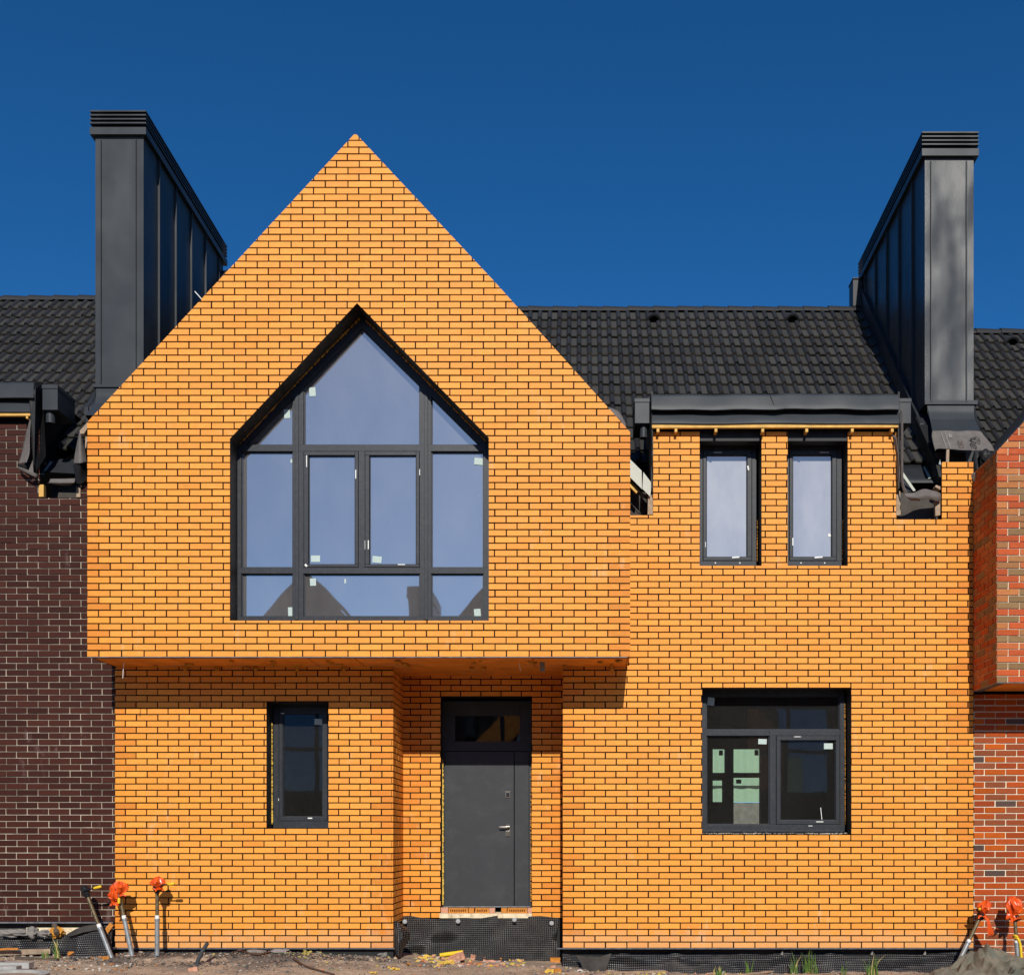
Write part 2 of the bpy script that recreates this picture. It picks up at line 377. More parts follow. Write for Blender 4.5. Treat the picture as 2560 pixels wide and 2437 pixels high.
# dirt
m, n, l, b = mat('dirt_ground')
t1 = noise_node(n, l, 1.3, 6, 0.65); t2 = noise_node(n, l, 11, 6, 0.7); t3 = noise_node(n, l, 55, 4, 0.7)
r1 = ramp(n, l, t2.outputs[0], [(0.3, (0.30, 0.21, 0.14)), (0.55, (0.46, 0.34, 0.235)), (0.75, (0.56, 0.44, 0.33))])
r2 = ramp(n, l, t1.outputs[0], [(0.48, 0.0), (0.62, 0.75)])
c = mixc(n, l, r1.outputs[0], (0.22, 0.175, 0.14), r2.outputs[0])
tp_ = n.new('ShaderNodeTexCoord'); sp_ = n.new('ShaderNodeSeparateXYZ'); l.new(tp_.outputs['Object'], sp_.inputs[0])
def mr(src, a, b_):
    q_ = n.new('ShaderNodeMapRange'); q_.inputs[1].default_value = a; q_.inputs[2].default_value = b_; l.new(src, q_.inputs[0]); return q_.outputs[0]
def mul(a, b_):
    q_ = n.new('ShaderNodeMath'); q_.operation = 'MULTIPLY'; l.new(a, q_.inputs[0]); l.new(b_, q_.inputs[1]); return q_.outputs[0]
tg = noise_node(n, l, 2.6, 6, 0.75); rg = ramp(n, l, tg.outputs[0], [(0.42, 0.0), (0.56, 0.9)])
c = mixc(n, l, c, (0.045, 0.042, 0.04), mul(mul(mul(mr(sp_.outputs['Y'], -1.0, -.35), mr(sp_.outputs['X'], -6.6, -5.6)), mr(sp_.outputs['X'], -1.6, -3.0)), rg.outputs[0]))
r3 = ramp(n, l, t3.outputs[0], [(0.3, 0.7), (0.7, 1.2)]); c = mixc(n, l, c, r3.outputs[0], 1.0, 'MULTIPLY')
l.new(c, b.inputs['Base Color']); b.inputs['Roughness'].default_value = 0.95
bump(n, l, t3.outputs[0], b, 0.8, 0.02)
M['dirt'] = m
m, n, l, b = mat('loose_gravel')
at = n.new('ShaderNodeAttribute'); at.attribute_name = 'tint'; l.new(at.outputs['Color'], b.inputs['Base Color']); b.inputs['Roughness'].default_value = 0.9
M['tinted'] = m
M['matt_roof'] = plain('far_dark_roof', (0.02, 0.02, 0.022), 1.0, 0.2, 3, spec=0.0)
M['grass'] = plain('grass_blade', (0.07, 0.13, 0.02), 0.6, 0.4, 15)
M['straw'] = plain('dry_straw', (0.4, 0.3, 0.12), 0.8, 0.3, 15)
M['grey_brick'] = plain('shaded_brick', (0.07, 0.03, 0.022), 0.95, 0.25, 6, spec=0.05)
M['ink'] = plain('printed_ink', (0.02, 0.019, 0.018), 0.8, 0.1, 10)
M['pale_ink'] = plain('pale_print', (0.45, 0.43, 0.4), 0.8, 0.1, 10)

# ------------------------------------------------------------------ brickwork
PITCH, ROW, JOINT = 0.255, 0.0755, 0.0147
def pal_orange(corner):
    q = R.random()
    if corner: c = (0.68, 0.235, 0.028) if q < .6 else (0.76, 0.295, 0.036)
    elif q < .74: c = (0.80, 0.322, 0.048)
    elif q < .94: c = (0.80, 0.308, 0.042)
    else: c = (0.76, 0.29, 0.036)
    k = R.uniform(.93, 1.05); return (c[0] * k, c[1] * k * R.uniform(.97, 1.03), c[2] * k)
def pal_brown(corner):
    k = R.uniform(.75, 1.25); return (0.047 * k, 0.0130 * k, 0.0080 * k)
def pal_red(corner):
    q = R.random()
    c = [(0.44, 0.072, 0.012), (0.38, 0.062, 0.014), (0.52, 0.10, 0.008), (0.47, 0.082, 0.010), (0.36, 0.078, 0.024), (0.30, 0.08, 0.03), (0.44, 0.074, 0.012), (0.40, 0.065, 0.014), (0.10, 0.062, 0.05)][min(8, int(q * 8.5))]
    k = R.uniform(.68, .95); return (c[0] * k, c[1] * k, c[2] * k)
def pal_redbay(corner):
    q = R.random()
    c = [(0.46, 0.085, 0.022), (0.42, 0.078, 0.022), (0.44, 0.16, 0.05), (0.34, 0.15, 0.055), (0.24, 0.14, 0.06), (0.48, 0.13, 0.04)][min(5, int(q * 6.3))]
    k = R.uniform(.88, 1.1); return (c[0] * k, c[1] * k, c[2] * k)
def brickwork(mb, outers, holes, u0, z0, pal, to3, phase=0, pitch=PITCH, row=ROW, joint=JOINT, depth=0.013, jit=0.0015):
    """bricks (material 0) standing `depth` proud of the mortar (material 1); to3(u,z,d), d = into the wall"""
    outers = [ccw(o) for o in outers]; holes = [ccw(h) for h in holes]
    umin = min(p[0] for o in outers for p in o); umax = max(p[0] for o in outers for p in o)
    zmin = min(p[1] for o in outers for p in o); zmax = max(p[1] for o in outers for p in o)
    r = math.floor((zmin - z0) / row)
    while z0 + r * row < zmax:
        zl = z0 + r * row; zh = zl + row - joint
        wob = R.uniform(-.004, .004)
        st = u0 + (0 if (r + phase) % 2 == 0 else -pitch / 2) + wob
        k = math.floor((umin - st) / pitch)
        while st + k * pitch < umax:
            j = R.uniform(-.0015, .0015)
            zj = R.uniform(-.0012, .0012)
            a, b_ = st + k * pitch + joint / 2 + j, st + (k + 1) * pitch - joint / 2 + R.uniform(-.0015, .0015)
            br = rect(a, zl + zj, b_, zh + zj); k += 1
            ps = [q for q in (intersect(br, o) for o in outers) if q]
            for h in holes: ps = subtract(ps, h)
            if not ps: continue
            corner = a < umin + .1 or b_ > umax - .1
            col = pal(corner); dj = R.uniform(0, jit); tx, tz = R.uniform(-.006, .006), R.uniform(-.008, .008)
            um, zm = (a + b_) / 2, (zl + zh) / 2
            for q in ps:
                t = lambda u, z, d: to3(u, z, (dj + (u - um) * tx + (z - zm) * tz) if d == 0 else d)
                mb.prism(q, 0, depth + .004, 0, col, t, back=False)
        r += 1
    ms = outers
    for h in holes: ms = subtract(ms, h)
    for q in ms:
        q = ccw(q); mb.add([to3(u, z, depth) for u, z in q], [tuple(range(len(q)))], 1)
def reveal(mb, hole, y0, y1, mat=0):
    h = ccw(hole); n = len(h)
    for i in range(n):
        a, b_ = h[i], h[(i + 1) % n]
        mb.add([(a[0], y0, a[1]), (a[0], y1, a[1]), (b_[0], y1, b_[1]), (b_[0], y0, b_[1])], [(3, 2, 1, 0)], mat)
def front(y0): return lambda u, z, d: (u, y0 + d, z)
def side_r(x0): return lambda u, z, d: (x0 - d, u, z)          # a wall facing +x, u = y
def side_l(x0): return lambda u, z, d: (x0 + d, -u, z)         # a wall facing -x, u = -y

# ------------------------------------------------------------------ window builder
def ring(mb, outer, inners, y0, y1, mat=0):
    ps = [ccw(outer)]
    for h in inners: ps = subtract(ps, ccw(h))
    for q in ps: mb.prism(q, y0, y1, mat)
def inset(poly, d):
    poly = ccw(poly); n = len(poly); out = []
    for i in range(n):
        p0, p1, p2 = Vector(poly[i - 1]), Vector(poly[i]), Vector(poly[(i + 1) % n])
        e1, e2 = (p1 - p0).normalized(), (p2 - p1).normalized()
        n1, n2 = Vector((-e1.y, e1.x)), Vector((-e2.y, e2.x))
        bis = (n1 + n2); bis = bis / max(1e-6, bis.length_squared) * 2
        q = p1 + bis * d; out.append((q.x, q.y))
    return out
def window(house, name, y, outer, lights, gl, sashes=(), stickers=(), marks=(), depth=0.07, vents=()):
    """outer + lights + sashes: (x,z) polygons on the plane y; a sash is (outer, pane)"""
    cu, cz = sum(p[0] for p in outer) / len(outer), sum(p[1] for p in outer) / len(outer)
    def tilt():
        a, b2 = R.uniform(-.003, .003), R.uniform(-.003, .003)
        return lambda u, z, d: (u, d + .003 + (u - cu) * a + (z - cz) * b2 * .5, z)
    mb = MB(); ring(mb, outer, [l for l in lights] + [s[0] for s in sashes], y, y + depth)
    for l_ in lights: ring(mb, l_, [inset(l_, 0.012)], y + .022, y + depth)
    w = mb.build(name, M['frame'], house, bevel=0.003)
    for l_ in lights:
        b_ = MB(); b_.prism(inset(l_, 0.008), y + .040, y + .052, 0, (1, 1, 1), tilt()); b_.build('pane', gl, w)
    for so, sp_ in sashes:
        b_ = MB(); ring(b_, inset(so, .004), [sp_], y - .008, y + depth - .004)
        ring(b_, sp_, [inset(sp_, .008)], y + .012, y + depth - .006)
        b_.build('sash', M['frame'], w, bevel=0.004)
        b_ = MB(); b_.prism(inset(sp_, 0.005), y + .026, y + .040, 0, (1, 1, 1), tilt()); b_.build('pane', gl, w)
    for pts, dy in stickers:
        b_ = MB(); b_.prism(pts, y + dy - .0015, y + dy - .0003); b_.build('sticker', M['sticker'], w)
    if marks:
        b_ = MB()
        for pts, dy in marks: b_.prism(pts, y + dy - .003, y + dy)
        b_.build('hardware_mark', M['white'], w)
    return w
def R4(x0, y0, x1, y1, y): return XZ([(x0, y1), (x1, y1), (x1, y0), (x0, y0)], y)
def foam_line(house, pts, y, r, m='foam', seed=0, parent=None, step=0.02):
    mb = MB(); rr = random.Random(seed)
    for (a, b_) in zip(pts[:-1], pts[1:]):
        A, B = P(*a, y), P(*b_, y); n = max(2, int((B - A).length / step))
        for i in range(n):
            c = A.lerp(B, (i + rr.random()) / n)
            k = r * rr.uniform(.5, 1.15)
            mb.lump(c, (k, k * .8, k * 1.5), rr.random() * 50, .5, 1.5, 1, smooth=True)
    return mb.build('foam_seal', M[m], parent or house)

# ------------------------------------------------------------------ tiled roof
SL = math.atan(1.065); CS, SN = math.cos(SL), math.sin(SL)
RIDGE_Y = 4.0
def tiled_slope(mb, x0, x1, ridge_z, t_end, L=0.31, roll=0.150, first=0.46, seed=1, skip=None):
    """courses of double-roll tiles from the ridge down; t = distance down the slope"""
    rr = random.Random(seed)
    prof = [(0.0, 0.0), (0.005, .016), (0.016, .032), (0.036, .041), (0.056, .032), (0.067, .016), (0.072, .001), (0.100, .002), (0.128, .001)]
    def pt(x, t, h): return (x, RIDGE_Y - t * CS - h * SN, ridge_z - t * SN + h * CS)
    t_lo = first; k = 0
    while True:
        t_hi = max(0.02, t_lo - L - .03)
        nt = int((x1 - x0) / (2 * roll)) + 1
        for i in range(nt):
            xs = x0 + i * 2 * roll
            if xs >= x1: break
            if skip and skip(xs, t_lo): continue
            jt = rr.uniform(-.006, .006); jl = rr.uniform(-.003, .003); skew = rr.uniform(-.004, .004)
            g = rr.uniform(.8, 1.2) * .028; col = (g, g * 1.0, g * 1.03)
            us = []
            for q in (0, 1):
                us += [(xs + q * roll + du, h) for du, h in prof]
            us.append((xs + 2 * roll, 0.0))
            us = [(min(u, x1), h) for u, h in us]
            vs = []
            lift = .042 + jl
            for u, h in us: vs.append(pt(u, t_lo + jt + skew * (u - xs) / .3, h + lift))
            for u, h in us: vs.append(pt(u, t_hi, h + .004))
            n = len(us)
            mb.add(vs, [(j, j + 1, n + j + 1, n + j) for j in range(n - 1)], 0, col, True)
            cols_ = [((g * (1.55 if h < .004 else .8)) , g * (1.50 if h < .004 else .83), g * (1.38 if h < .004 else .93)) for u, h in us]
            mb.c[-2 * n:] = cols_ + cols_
            fr = [pt(u, t_lo + jt + skew * (u - xs) / .3, h + lift) for u, h in us] + [pt(u, t_lo + jt - .002, h + lift - .026) for u, h in us]
            mb.add(fr, [(j, n + j, n + j + 1, j + 1) for j in range(n - 1)], 1, (1, 1, 1))
        if t_lo > t_end: break
        t_lo += L; k += 1
def ridge_caps(mb, x0, x1, z, L=0.387):
    x = x0
    while x < x1:
        xe = min(x + L + .03, x1 + .03)
        n = 10; rings = []
        jz = R.uniform(-.004, .004)
        for (xx, rad) in ((x, .118), (xe, .102)):
            rings.append([(xx, RIDGE_Y - rad * 1.15 * math.cos(math.pi * k / n), z - .055 + jz + rad * math.sin(math.pi * k / n)) for k in range(n + 1)])
        mb.add(rings[0] + rings[1], [(k, k + n + 1, k + n + 2, k + 1) for k in range(n)], 0, (.024, .024, .025), True)
        mb.add(rings[0], [tuple(range(n + 1))], 1)
        x += L
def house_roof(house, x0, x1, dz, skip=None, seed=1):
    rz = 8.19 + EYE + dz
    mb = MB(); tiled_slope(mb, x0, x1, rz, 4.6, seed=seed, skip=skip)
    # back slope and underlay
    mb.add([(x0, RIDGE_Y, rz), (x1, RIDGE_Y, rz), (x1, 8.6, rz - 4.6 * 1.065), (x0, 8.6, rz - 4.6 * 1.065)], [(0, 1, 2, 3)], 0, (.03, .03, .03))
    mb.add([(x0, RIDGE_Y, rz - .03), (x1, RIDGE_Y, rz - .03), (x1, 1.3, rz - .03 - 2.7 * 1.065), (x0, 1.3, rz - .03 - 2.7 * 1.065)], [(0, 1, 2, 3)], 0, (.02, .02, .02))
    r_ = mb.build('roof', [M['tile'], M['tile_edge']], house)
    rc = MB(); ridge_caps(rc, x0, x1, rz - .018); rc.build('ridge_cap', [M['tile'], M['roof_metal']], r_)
    return r_, rz
def roof_vent(roof, x, rz, t):
    mb = MB(); c = Vector((x, RIDGE_Y - t * CS, rz - t * SN)); up = Vector((0, CS, SN)); nn = Vector((0, -SN, CS)); n = 10
    for ra, rb, m_ in ((.085, .115, 0),):
        fr = [c + Vector((math.cos(math.pi * k / n) * rb, 0, 0)) + nn * (math.sin(math.pi * k / n) * rb * 1.1 + .03) for k in range(n + 1)]
        fi = [c + Vector((math.cos(math.pi * k / n) * ra, 0, 0)) + nn * (math.sin(math.pi * k / n) * ra * 1.1 + .03) for k in range(n + 1)]
        bk = [c + up * .3 + Vector((math.cos(math.pi * k / n) * rb * .75, 0, 0)) + nn * (math.sin(math.pi * k / n) * .03 + .02) for k in range(n + 1)]
        mb.add(fr + bk, [(k, k + 1, n + 2 + k, n + 1 + k) for k in range(n)], 0, (.03, .03, .03), True)
        mb.add(fr + fi, [(k, n + 1 + k, n + 2 + k, k + 1) for k in range(n)], 0, (.03, .03, .03))
        inn = [p + up * .2 - nn * .03 for p in fi]
        mb.add(fi + inn, [(k, n + 1 + k, n + 2 + k, k + 1) for k in range(n)], 0, (.008, .008, .008))
        mb.add(inn, [tuple(range(n + 1))], 0, (.004, .004, .004))
    mb.build('roof_vent', M['tile'], roof)
def tag_chimney(house, x0, x1, yf, yb, zb, zt, base_pts, skin='metal'):
    mb = MB(); mb.box((x0, yf, zb), (x1, yb, zt - .2))
    ch = mb.build('chimney', M[skin], house)
    s_ = MB()
    for xx in (x0 + .067, x1 - .100):
        s_.box((xx, yf - .028, zb + .02), (xx + .012, yf - .001, zt - .36))
    for k in range(5):
        yy = yf + .48 + .61 * k
        for xx, sg in ((x0, -1), (x1, 1)):
            s_.box((xx + sg * .001, yy, zb), (xx + sg * .028, yy + .012, zt - .33))
    s_.build('standing_seam', M['metal'], ch)
    c_ = MB(); o = .05
    c_.box((x0 - o, yf - o, zt - .315), (x1 + o, yb + o, zt - .225))
    c_.box((x0 + .03, yf + .03, zt - .23), (x1 - .03, yb - .03, zt - .03), 1)
    for k in range(4):
        z1 = zt - .012 - .05 * k
        # sloping louvre blade all round
        for (a, b_) in (((x0 - o, yf - o), (x1 + o, yf - o)), ((x1 + o, yf - o), (x1 + o, yb + o)), ((x1 + o, yb + o), (x0 - o, yb + o)), ((x0 - o, yb + o), (x0 - o, yf - o))):
            cx_, cy_ = (x0 + x1) / 2, (yf + yb) / 2
            def inn(p, d): return (p[0] + (d if p[0] < cx_ else -d), p[1] + (d if p[1] < cy_ else -d))
            ai, bi = inn(a, .075), inn(b_, .075)
            c_.add([(a[0], a[1], z1 - .018), (b_[0], b_[1], z1 - .018), (b_[0], b_[1], z1), (a[0], a[1], z1), (ai[0], ai[1], z1 + (.012 if k else .012)), (bi[0], bi[1], z1 + .012)],
                   [(0, 1, 2, 3), (3, 2, 5, 4), (1, 0, 4, 5)], 0)
    c_.box((x0 - .0, yf - .0, zt - .004), (x1 + .0, yb + .0, zt + .012))
    c_.build('chimney_cap', [M['metal'], M['black']], ch)
    return ch
def parapet(house, x0, x1, dz, h=.40, y0=0.9):
    """party wall upstand following the roof slope"""
    rz = 8.19 + EYE + dz
    def zz(y): return rz - (RIDGE_Y - y) * 1.065 if y <= RIDGE_Y else rz - (y - RIDGE_Y) * 1.065
    mb = MB()
    prof = [(y0, zz(y0) - .4), (y0, zz(y0) + h), (RIDGE_Y, zz(RIDGE_Y) + h), (8.5, zz(8.5) + h), (8.5, zz(8.5) - .4), (RIDGE_Y, zz(RIDGE_Y) - .4)]
    def side(x): return [(x, y, z) for y, z in prof]
    a, b_ = side(x0), side(x1); n = len(prof)
    mb.add(a + b_, [(0, 5, 2, 1), (5, 4, 3, 2), (n, n + 1, n + 2, n + 5), (n + 5, n + 2, n + 3, n + 4)] + [(i, (i + 1) % n, n + (i + 1) % n, n + i) for i in range(n)])
    pw = mb.build('party_wall', M['roof_metal'], house)
    cp = MB()
    for (ya, yb) in ((y0 - .03, RIDGE_Y), (RIDGE_Y, 8.5)):
        for xa, xb in ((x0 - .008, x0 + .04), (x1 - .04, x1 + .008)):
            cp.add([(xa, ya, zz(ya) + h - .09), (xb, ya, zz(ya) + h - .09), (xb, ya, zz(ya) + h + .012), (xa, ya, zz(ya) + h + .012),
                    (xa, yb, zz(yb) + h - .09), (xb, yb, zz(yb) + h - .09), (xb, yb, zz(yb) + h + .012), (xa, yb, zz(yb) + h + .012)],
                   [(0, 1, 2, 3), (7, 6, 5, 4), (3, 2, 6, 7), (0, 4, 5, 1), (0, 3, 7, 4), (1, 5, 6, 2)])
    cp.build('coping', M['roof_metal'], pw)
    return pw

# ================================================================== THE ORANGE HOUSE
YB, YD = -0.772, 0.757                        # bay front and entrance wall
WIN = 0.25                                    # recess of the windows
oh = thing('brick_house', 'bright orange brick house with a pointed gable bay, anthracite windows and a grey front door', 'house', (0, 0, 0.1))
ZB0 = Z(2368)                                 # first brick course of the ground floor
ZBAY = Z(1641.5, YB)
# --- gable bay
bx0, bx1 = X(218, YB), X(1575.5, YB)
bay_outer = XZ([(218, 1641.5), (1575.5, 1641.5), (1575.5, 1080), (1240, 708), (888, 333), (218, 1055)], YB)
bay_out = [[bay_outer[0], bay_outer[1], bay_outer[2], bay_outer[3], bay_outer[4], bay_outer[5]]]
bay_hole = XZ([(574.7, 1551), (1222, 1551), (1222, 1094), (892.5, 757.7), (574.7, 1096.5)], YB)
mb = MB()
brickwork(mb, bay_out, [bay_hole], bx0, ZBAY + .004, pal_orange, front(YB), phase=1)
brickwork(mb, [rect(YB + .006, ZBAY, -.0, Z(1080, YB))], [], YB, ZBAY + .004, pal_orange, side_r(bx1), phase=0)
brickwork(mb, [rect(.0, ZBAY, -YB - .006, Z(1055, YB))], [], 0, ZBAY + .004, pal_orange, side_l(bx0), phase=0)
bay = mb.build('bay_wall', [M['orange_brick'], M['dark_mortar']], oh)
mb = MB(); reveal(mb, bay_hole, YB + .004, YB + .36); mb.build('window_reveal', M['reveal'], bay)
# parapet back face and the roof of the bay
mb = MB()
q = [ccw(bay_outer)]
q = subtract(q, ccw(bay_hole))
for p_ in q: mb.add([(u, YB + .11, z) for u, z in ccw(p_)], [tuple(range(len(p_) - 1, -1, -1))])
ap, el, er = bay_outer[4], bay_outer[5], bay_outer[2]
def roof_strip(a, b_, dz): mb.add([(a[0], YB + .012, a[1] - dz), (b_[0], YB + .012, b_[1] - dz), (b_[0], 5.2, b_[1] - dz), (a[0], 5.2, a[1] - dz)], [(0, 1, 2, 3)])
md_ = bay_outer[3]
roof_strip(el, ap, .012); roof_strip(ap, md_, .012); roof_strip(md_, er, .012)
mb.build('bay_roof', M['roof_metal'], oh)
# bay window
yw = YB + .28
def W(pts): return XZ(pts, yw)
out_w = [(bay_hole[0][0] - .02, bay_hole[0][1] - .03), (bay_hole[1][0] + .02, bay_hole[1][1] - .03), (bay_hole[2][0] + .02, bay_hole[2][1]), (bay_hole[3][0], bay_hole[3][1] + .03), (bay_hole[4][0] - .02, bay_hole[4][1])]
# sloping inner edges of the gable lights (left and right rafters of the frame)
L1, L2 = (611, 1112), (903, 821)             # left rafter inner edge
R1, R2 = (1201, 1112), (906, 819)
def onl(x): return (x, L1[1] + (x - L1[0]) * (L2[1] - L1[1]) / (L2[0] - L1[0]))
def onr(x): return (x, R1[1] + (x - R1[0]) * (R2[1] - R1[1]) / (R2[0] - R1[0]))
lights = [W([(612, 1112), (732, 1112), onl(732)]),
          W([(758.5, 1112), (1049.6, 1112), onr(1049.6), (905, 819.5), onl(758.5)]),
          W([(1077.7, 1112), (1201, 1112), onr(1077.7)]),
          W([(603, 1418.7), (732, 1418.7), (732, 1127.6), (603, 1127.6)]),
          W([(1077.7, 1418.7), (1209, 1418.7), (1209, 1127.6), (1077.7, 1127.6)]),
          W([(603, 1541), (732, 1541), (732, 1433.3), (603, 1433.3)]),
          W([(758.5, 1541), (1049.6, 1541), (1049.6, 1433.3), (758.5, 1433.3)]),
          W([(1077.7, 1541), (1209, 1541), (1209, 1433.3), (1077.7, 1433.3)])]
sash = [(W([(759, 1418.7), (896.5, 1418.7), (896.5, 1128), (759, 1128)]), W([(771, 1410.7), (887.5, 1410.7), (887.5, 1138.5), (771, 1138.5)])),
        (W([(912, 1418.7), (1049.2, 1418.7), (1049.2, 1128), (912, 1128)]), W([(923.5, 1410.7), (1040.5, 1410.7), (1040.5, 1138.5), (923.5, 1138.5)]))]
def st(x0, y0, x1, y1, dy, rot=0, y=None):
    y = yw if y is None else y
    pts = R4(x0, y0, x1, y1, y); c = Vector((sum(p[0] for p in pts) / 4, sum(p[1] for p in pts) / 4)); a = math.radians(rot)
    return ([(c.x + (p[0] - c.x) * math.cos(a) - (p[1] - c.y) * math.sin(a), c.y + (p[0] - c.x) * math.sin(a) + (p[1] - c.y) * math.cos(a)) for p in pts], dy)
stk = [st(771, 965, 787, 987, .040, 3), st(708, 1020, 723, 1042, .040, 4), st(724, 1145, 730, 1154, .040, -8), st(1185, 1142, 1208, 1159, .040, -6),
       st(776, 1387, 799, 1403, .026), st(930, 1389, 953, 1405, .026, -5), st(773, 1443.6, 788, 1462, .040, 2), st(718, 1516, 731, 1538, .040, 2), st(1184.5, 1520, 1201, 1540, .040, 5), st(859, 1445, 863.5, 1456, .040, 3)]
marks = [st(766, 1139, 768, 1168, -.008), st(888.5, 1175, 891, 1197, -.008), st(1048, 1173, 1050, 1188, 0), st(912, 1351, 914, 1373, 0), st(920, 1351, 922.5, 1373, -.008), st(995, 1410.5, 1013, 1412.5, -.008),
         st(763, 1410, 768, 1417, -.008, 40)]
bw_ = window(oh, 'window', yw, out_w, lights, M['mirror_glass'], sash, stk, marks)
bw_['label'] = 'tall arrow-shaped gable window'
foam_line(oh, [(586, 1190), (587, 1340), (588, 1530)], YB + .25, .018, 'foam', 3, bw_)
foam_line(oh, [(600, 1108), (760, 936), (900, 795)], YB + .26, .014, 'foam', 4, bw_)
foam_line(oh, [(914, 800), (1060, 945), (1216, 1103)], YB + .26, .012, 'foam', 5, bw_)
# mullions stand a little proud
mb = MB()
for x0_, x1_ in ((738, 747), (1061, 1070)):
    mb.prism(W([(x0_, 1549), (x1_, 1549), (x1_, 985 if x0_ < 900 else 985), (x0_, 985)]), yw - .012, yw + .002)
mb.build('mullion', M['frame'], bw_, bevel=.003)

# --- ground floor, left of the entrance
xl0, xl1 = X(287), X(983)
zs = ZBAY                                     # soffit level
def zrow(k): return ZB0 + k * ROW
mb = MB()
swin = R4(666, 1754.6, 821, 2069, 0)
brickwork(mb, [rect(xl0, ZB0, xl1, zs + .02)], [swin], xl0, ZB0, pal_orange, front(0))
brickwork(mb, [rect(.006, ZB0, YD, zs + .02)], [rect(.1, ZB0 - .1, YD + .1, Z(2293, YD) - .03)], 0, ZB0, pal_orange, side_r(xl1), phase=1)
gw = mb.build('front_wall', [M['orange_brick'], M['dark_mortar']], oh)
mb = MB(); reveal(mb, swin, .004, .40); mb.build('window_reveal', M['reveal'], gw)
# --- entrance wall
xd0, xd1 = xl1 - .0, X(1407) + .06
zdb = Z(2293, YD)
dhole = XZ([(1101.5, 2330), (1329.5, 2330), (1329.5, 1739.6), (1101.5, 1739.6)], YD)
mb = MB()
brickwork(mb, [rect(xd0, zdb, xd1, zs + .02)], [dhole], X(1101.5, YD) - 2 * PITCH, ZB0, pal_orange, front(YD), phase=1)
ew = mb.build('entrance_wall', [M['orange_brick'], M['dark_mortar']], oh)
mb = MB(); reveal(mb, dhole, YD + .004, YD + .4); mb.build('door_reveal', M['reveal'], ew)
# --- right wall with the dormer piers
xr0, xr1 = X(1407), X(2433.5)
ztop = Z(1079.5)
winA, winB = R4(1749, 1060, 1904, 1414, 0), R4(1969, 1060, 2119.5, 1414, 0)
gwin = R4(1755, 1718, 2128.5, 2084.5, 0)
notchL = rect(-2, Z(1288), X(1633), 20); notchR = R4(2241, 900, 2355, 1298.5, 0); topR = R4(2300, 900, 2600, 1155, 0)
bayback = rect(-3, zs + .02, X(1573), Z(1080) + 3)
mb = MB()
brickwork(mb, [rect(xr0, ZB0, xr1, ztop)], [winA, winB, gwin, notchL, notchR, topR, bayback], xr0, ZB0, pal_orange, front(0))
brickwork(mb, [rect(-YD, ZB0, -.006, zs + .02)], [], 0, ZB0, pal_orange, side_l(xr0), phase=1)
rw = mb.build('front_wall', [M['orange_brick'], M['dark_mortar']], oh)
for h_ in (winA, winB, gwin):
    mb = MB(); reveal(mb, h_, .004, .40); mb.build('window_reveal', M['reveal'], rw)
# --- ground floor windows
yg = WIN
wS = window(oh, 'window', yg, R4(683, 1740, 833, 2080, yg), [], M['clear_glass'],
            [(R4(697, 1765, 819, 2052, yg), R4(707, 1783, 806, 2041, yg))],
            [st(785, 1796, 806, 1811, .026, -2, yg)], [st(770, 2043, 781, 2046, -.008, 0, yg), st(696, 1995, 697.2, 2001, 0, 0, yg), st(703, 1782, 711, 1784, -.008, 0, yg)])
wS['label'] = 'narrow dark side window'
foam_line(oh, [(679, 1810), (679.5, 1930), (680, 2060)], .235, .016, 'yellow_foam', 8, wS)
wG = window(oh, 'window', yg, R4(1752, 1722, 2112, 2076, yg), [R4(1766, 1738, 2100, 1824, yg), R4(1766.5, 1838.5, 1924, 2061, yg)], M['clear_glass'],
            [(R4(1940, 1838.5, 2100, 2061, yg), R4(1951, 1850, 2089.5, 2050, yg))],
            [st(1897, 1846, 1918, 1859, .040, -2, yg), st(2061, 1857, 2083, 1871.5, .026, 0, yg), st(1770, 1742, 1787, 1762, .040, -6, yg)],
            [st(2040, 2052.5, 2058, 2054.5, -.008, 0, yg), st(1985, 1840.5, 2002, 1842, -.008, 0, yg), st(2021, 2063, 2031, 2064.5, 0, 0, yg), st(2053.5, 2018, 2055, 2048, .026, 6, yg)])
wG['label'] = 'wide ground floor window in three lights'
sl = MB(); sl.prism(R4(1756, 2075, 2110, 2080, yg), yg - .012, yg + .06); sl.build('sill', M['frame'], wG, bevel=.003)
mb = MB()
for i in range(60):
    u = X(1757 + i * 6.2); mb.lump((u, .06 + R.random() * .1, Z(2083.5) + R.uniform(-.004, .006)), (.02, .04, .010), i, .5, 2, 1)
mb.build('mortar_bed', M['pale_mortar'], wG)
foam_line(oh, [(2112, 1760), (2113, 1900), (2113, 2060)], yg - .01, .008, 'foam', 18, wG)
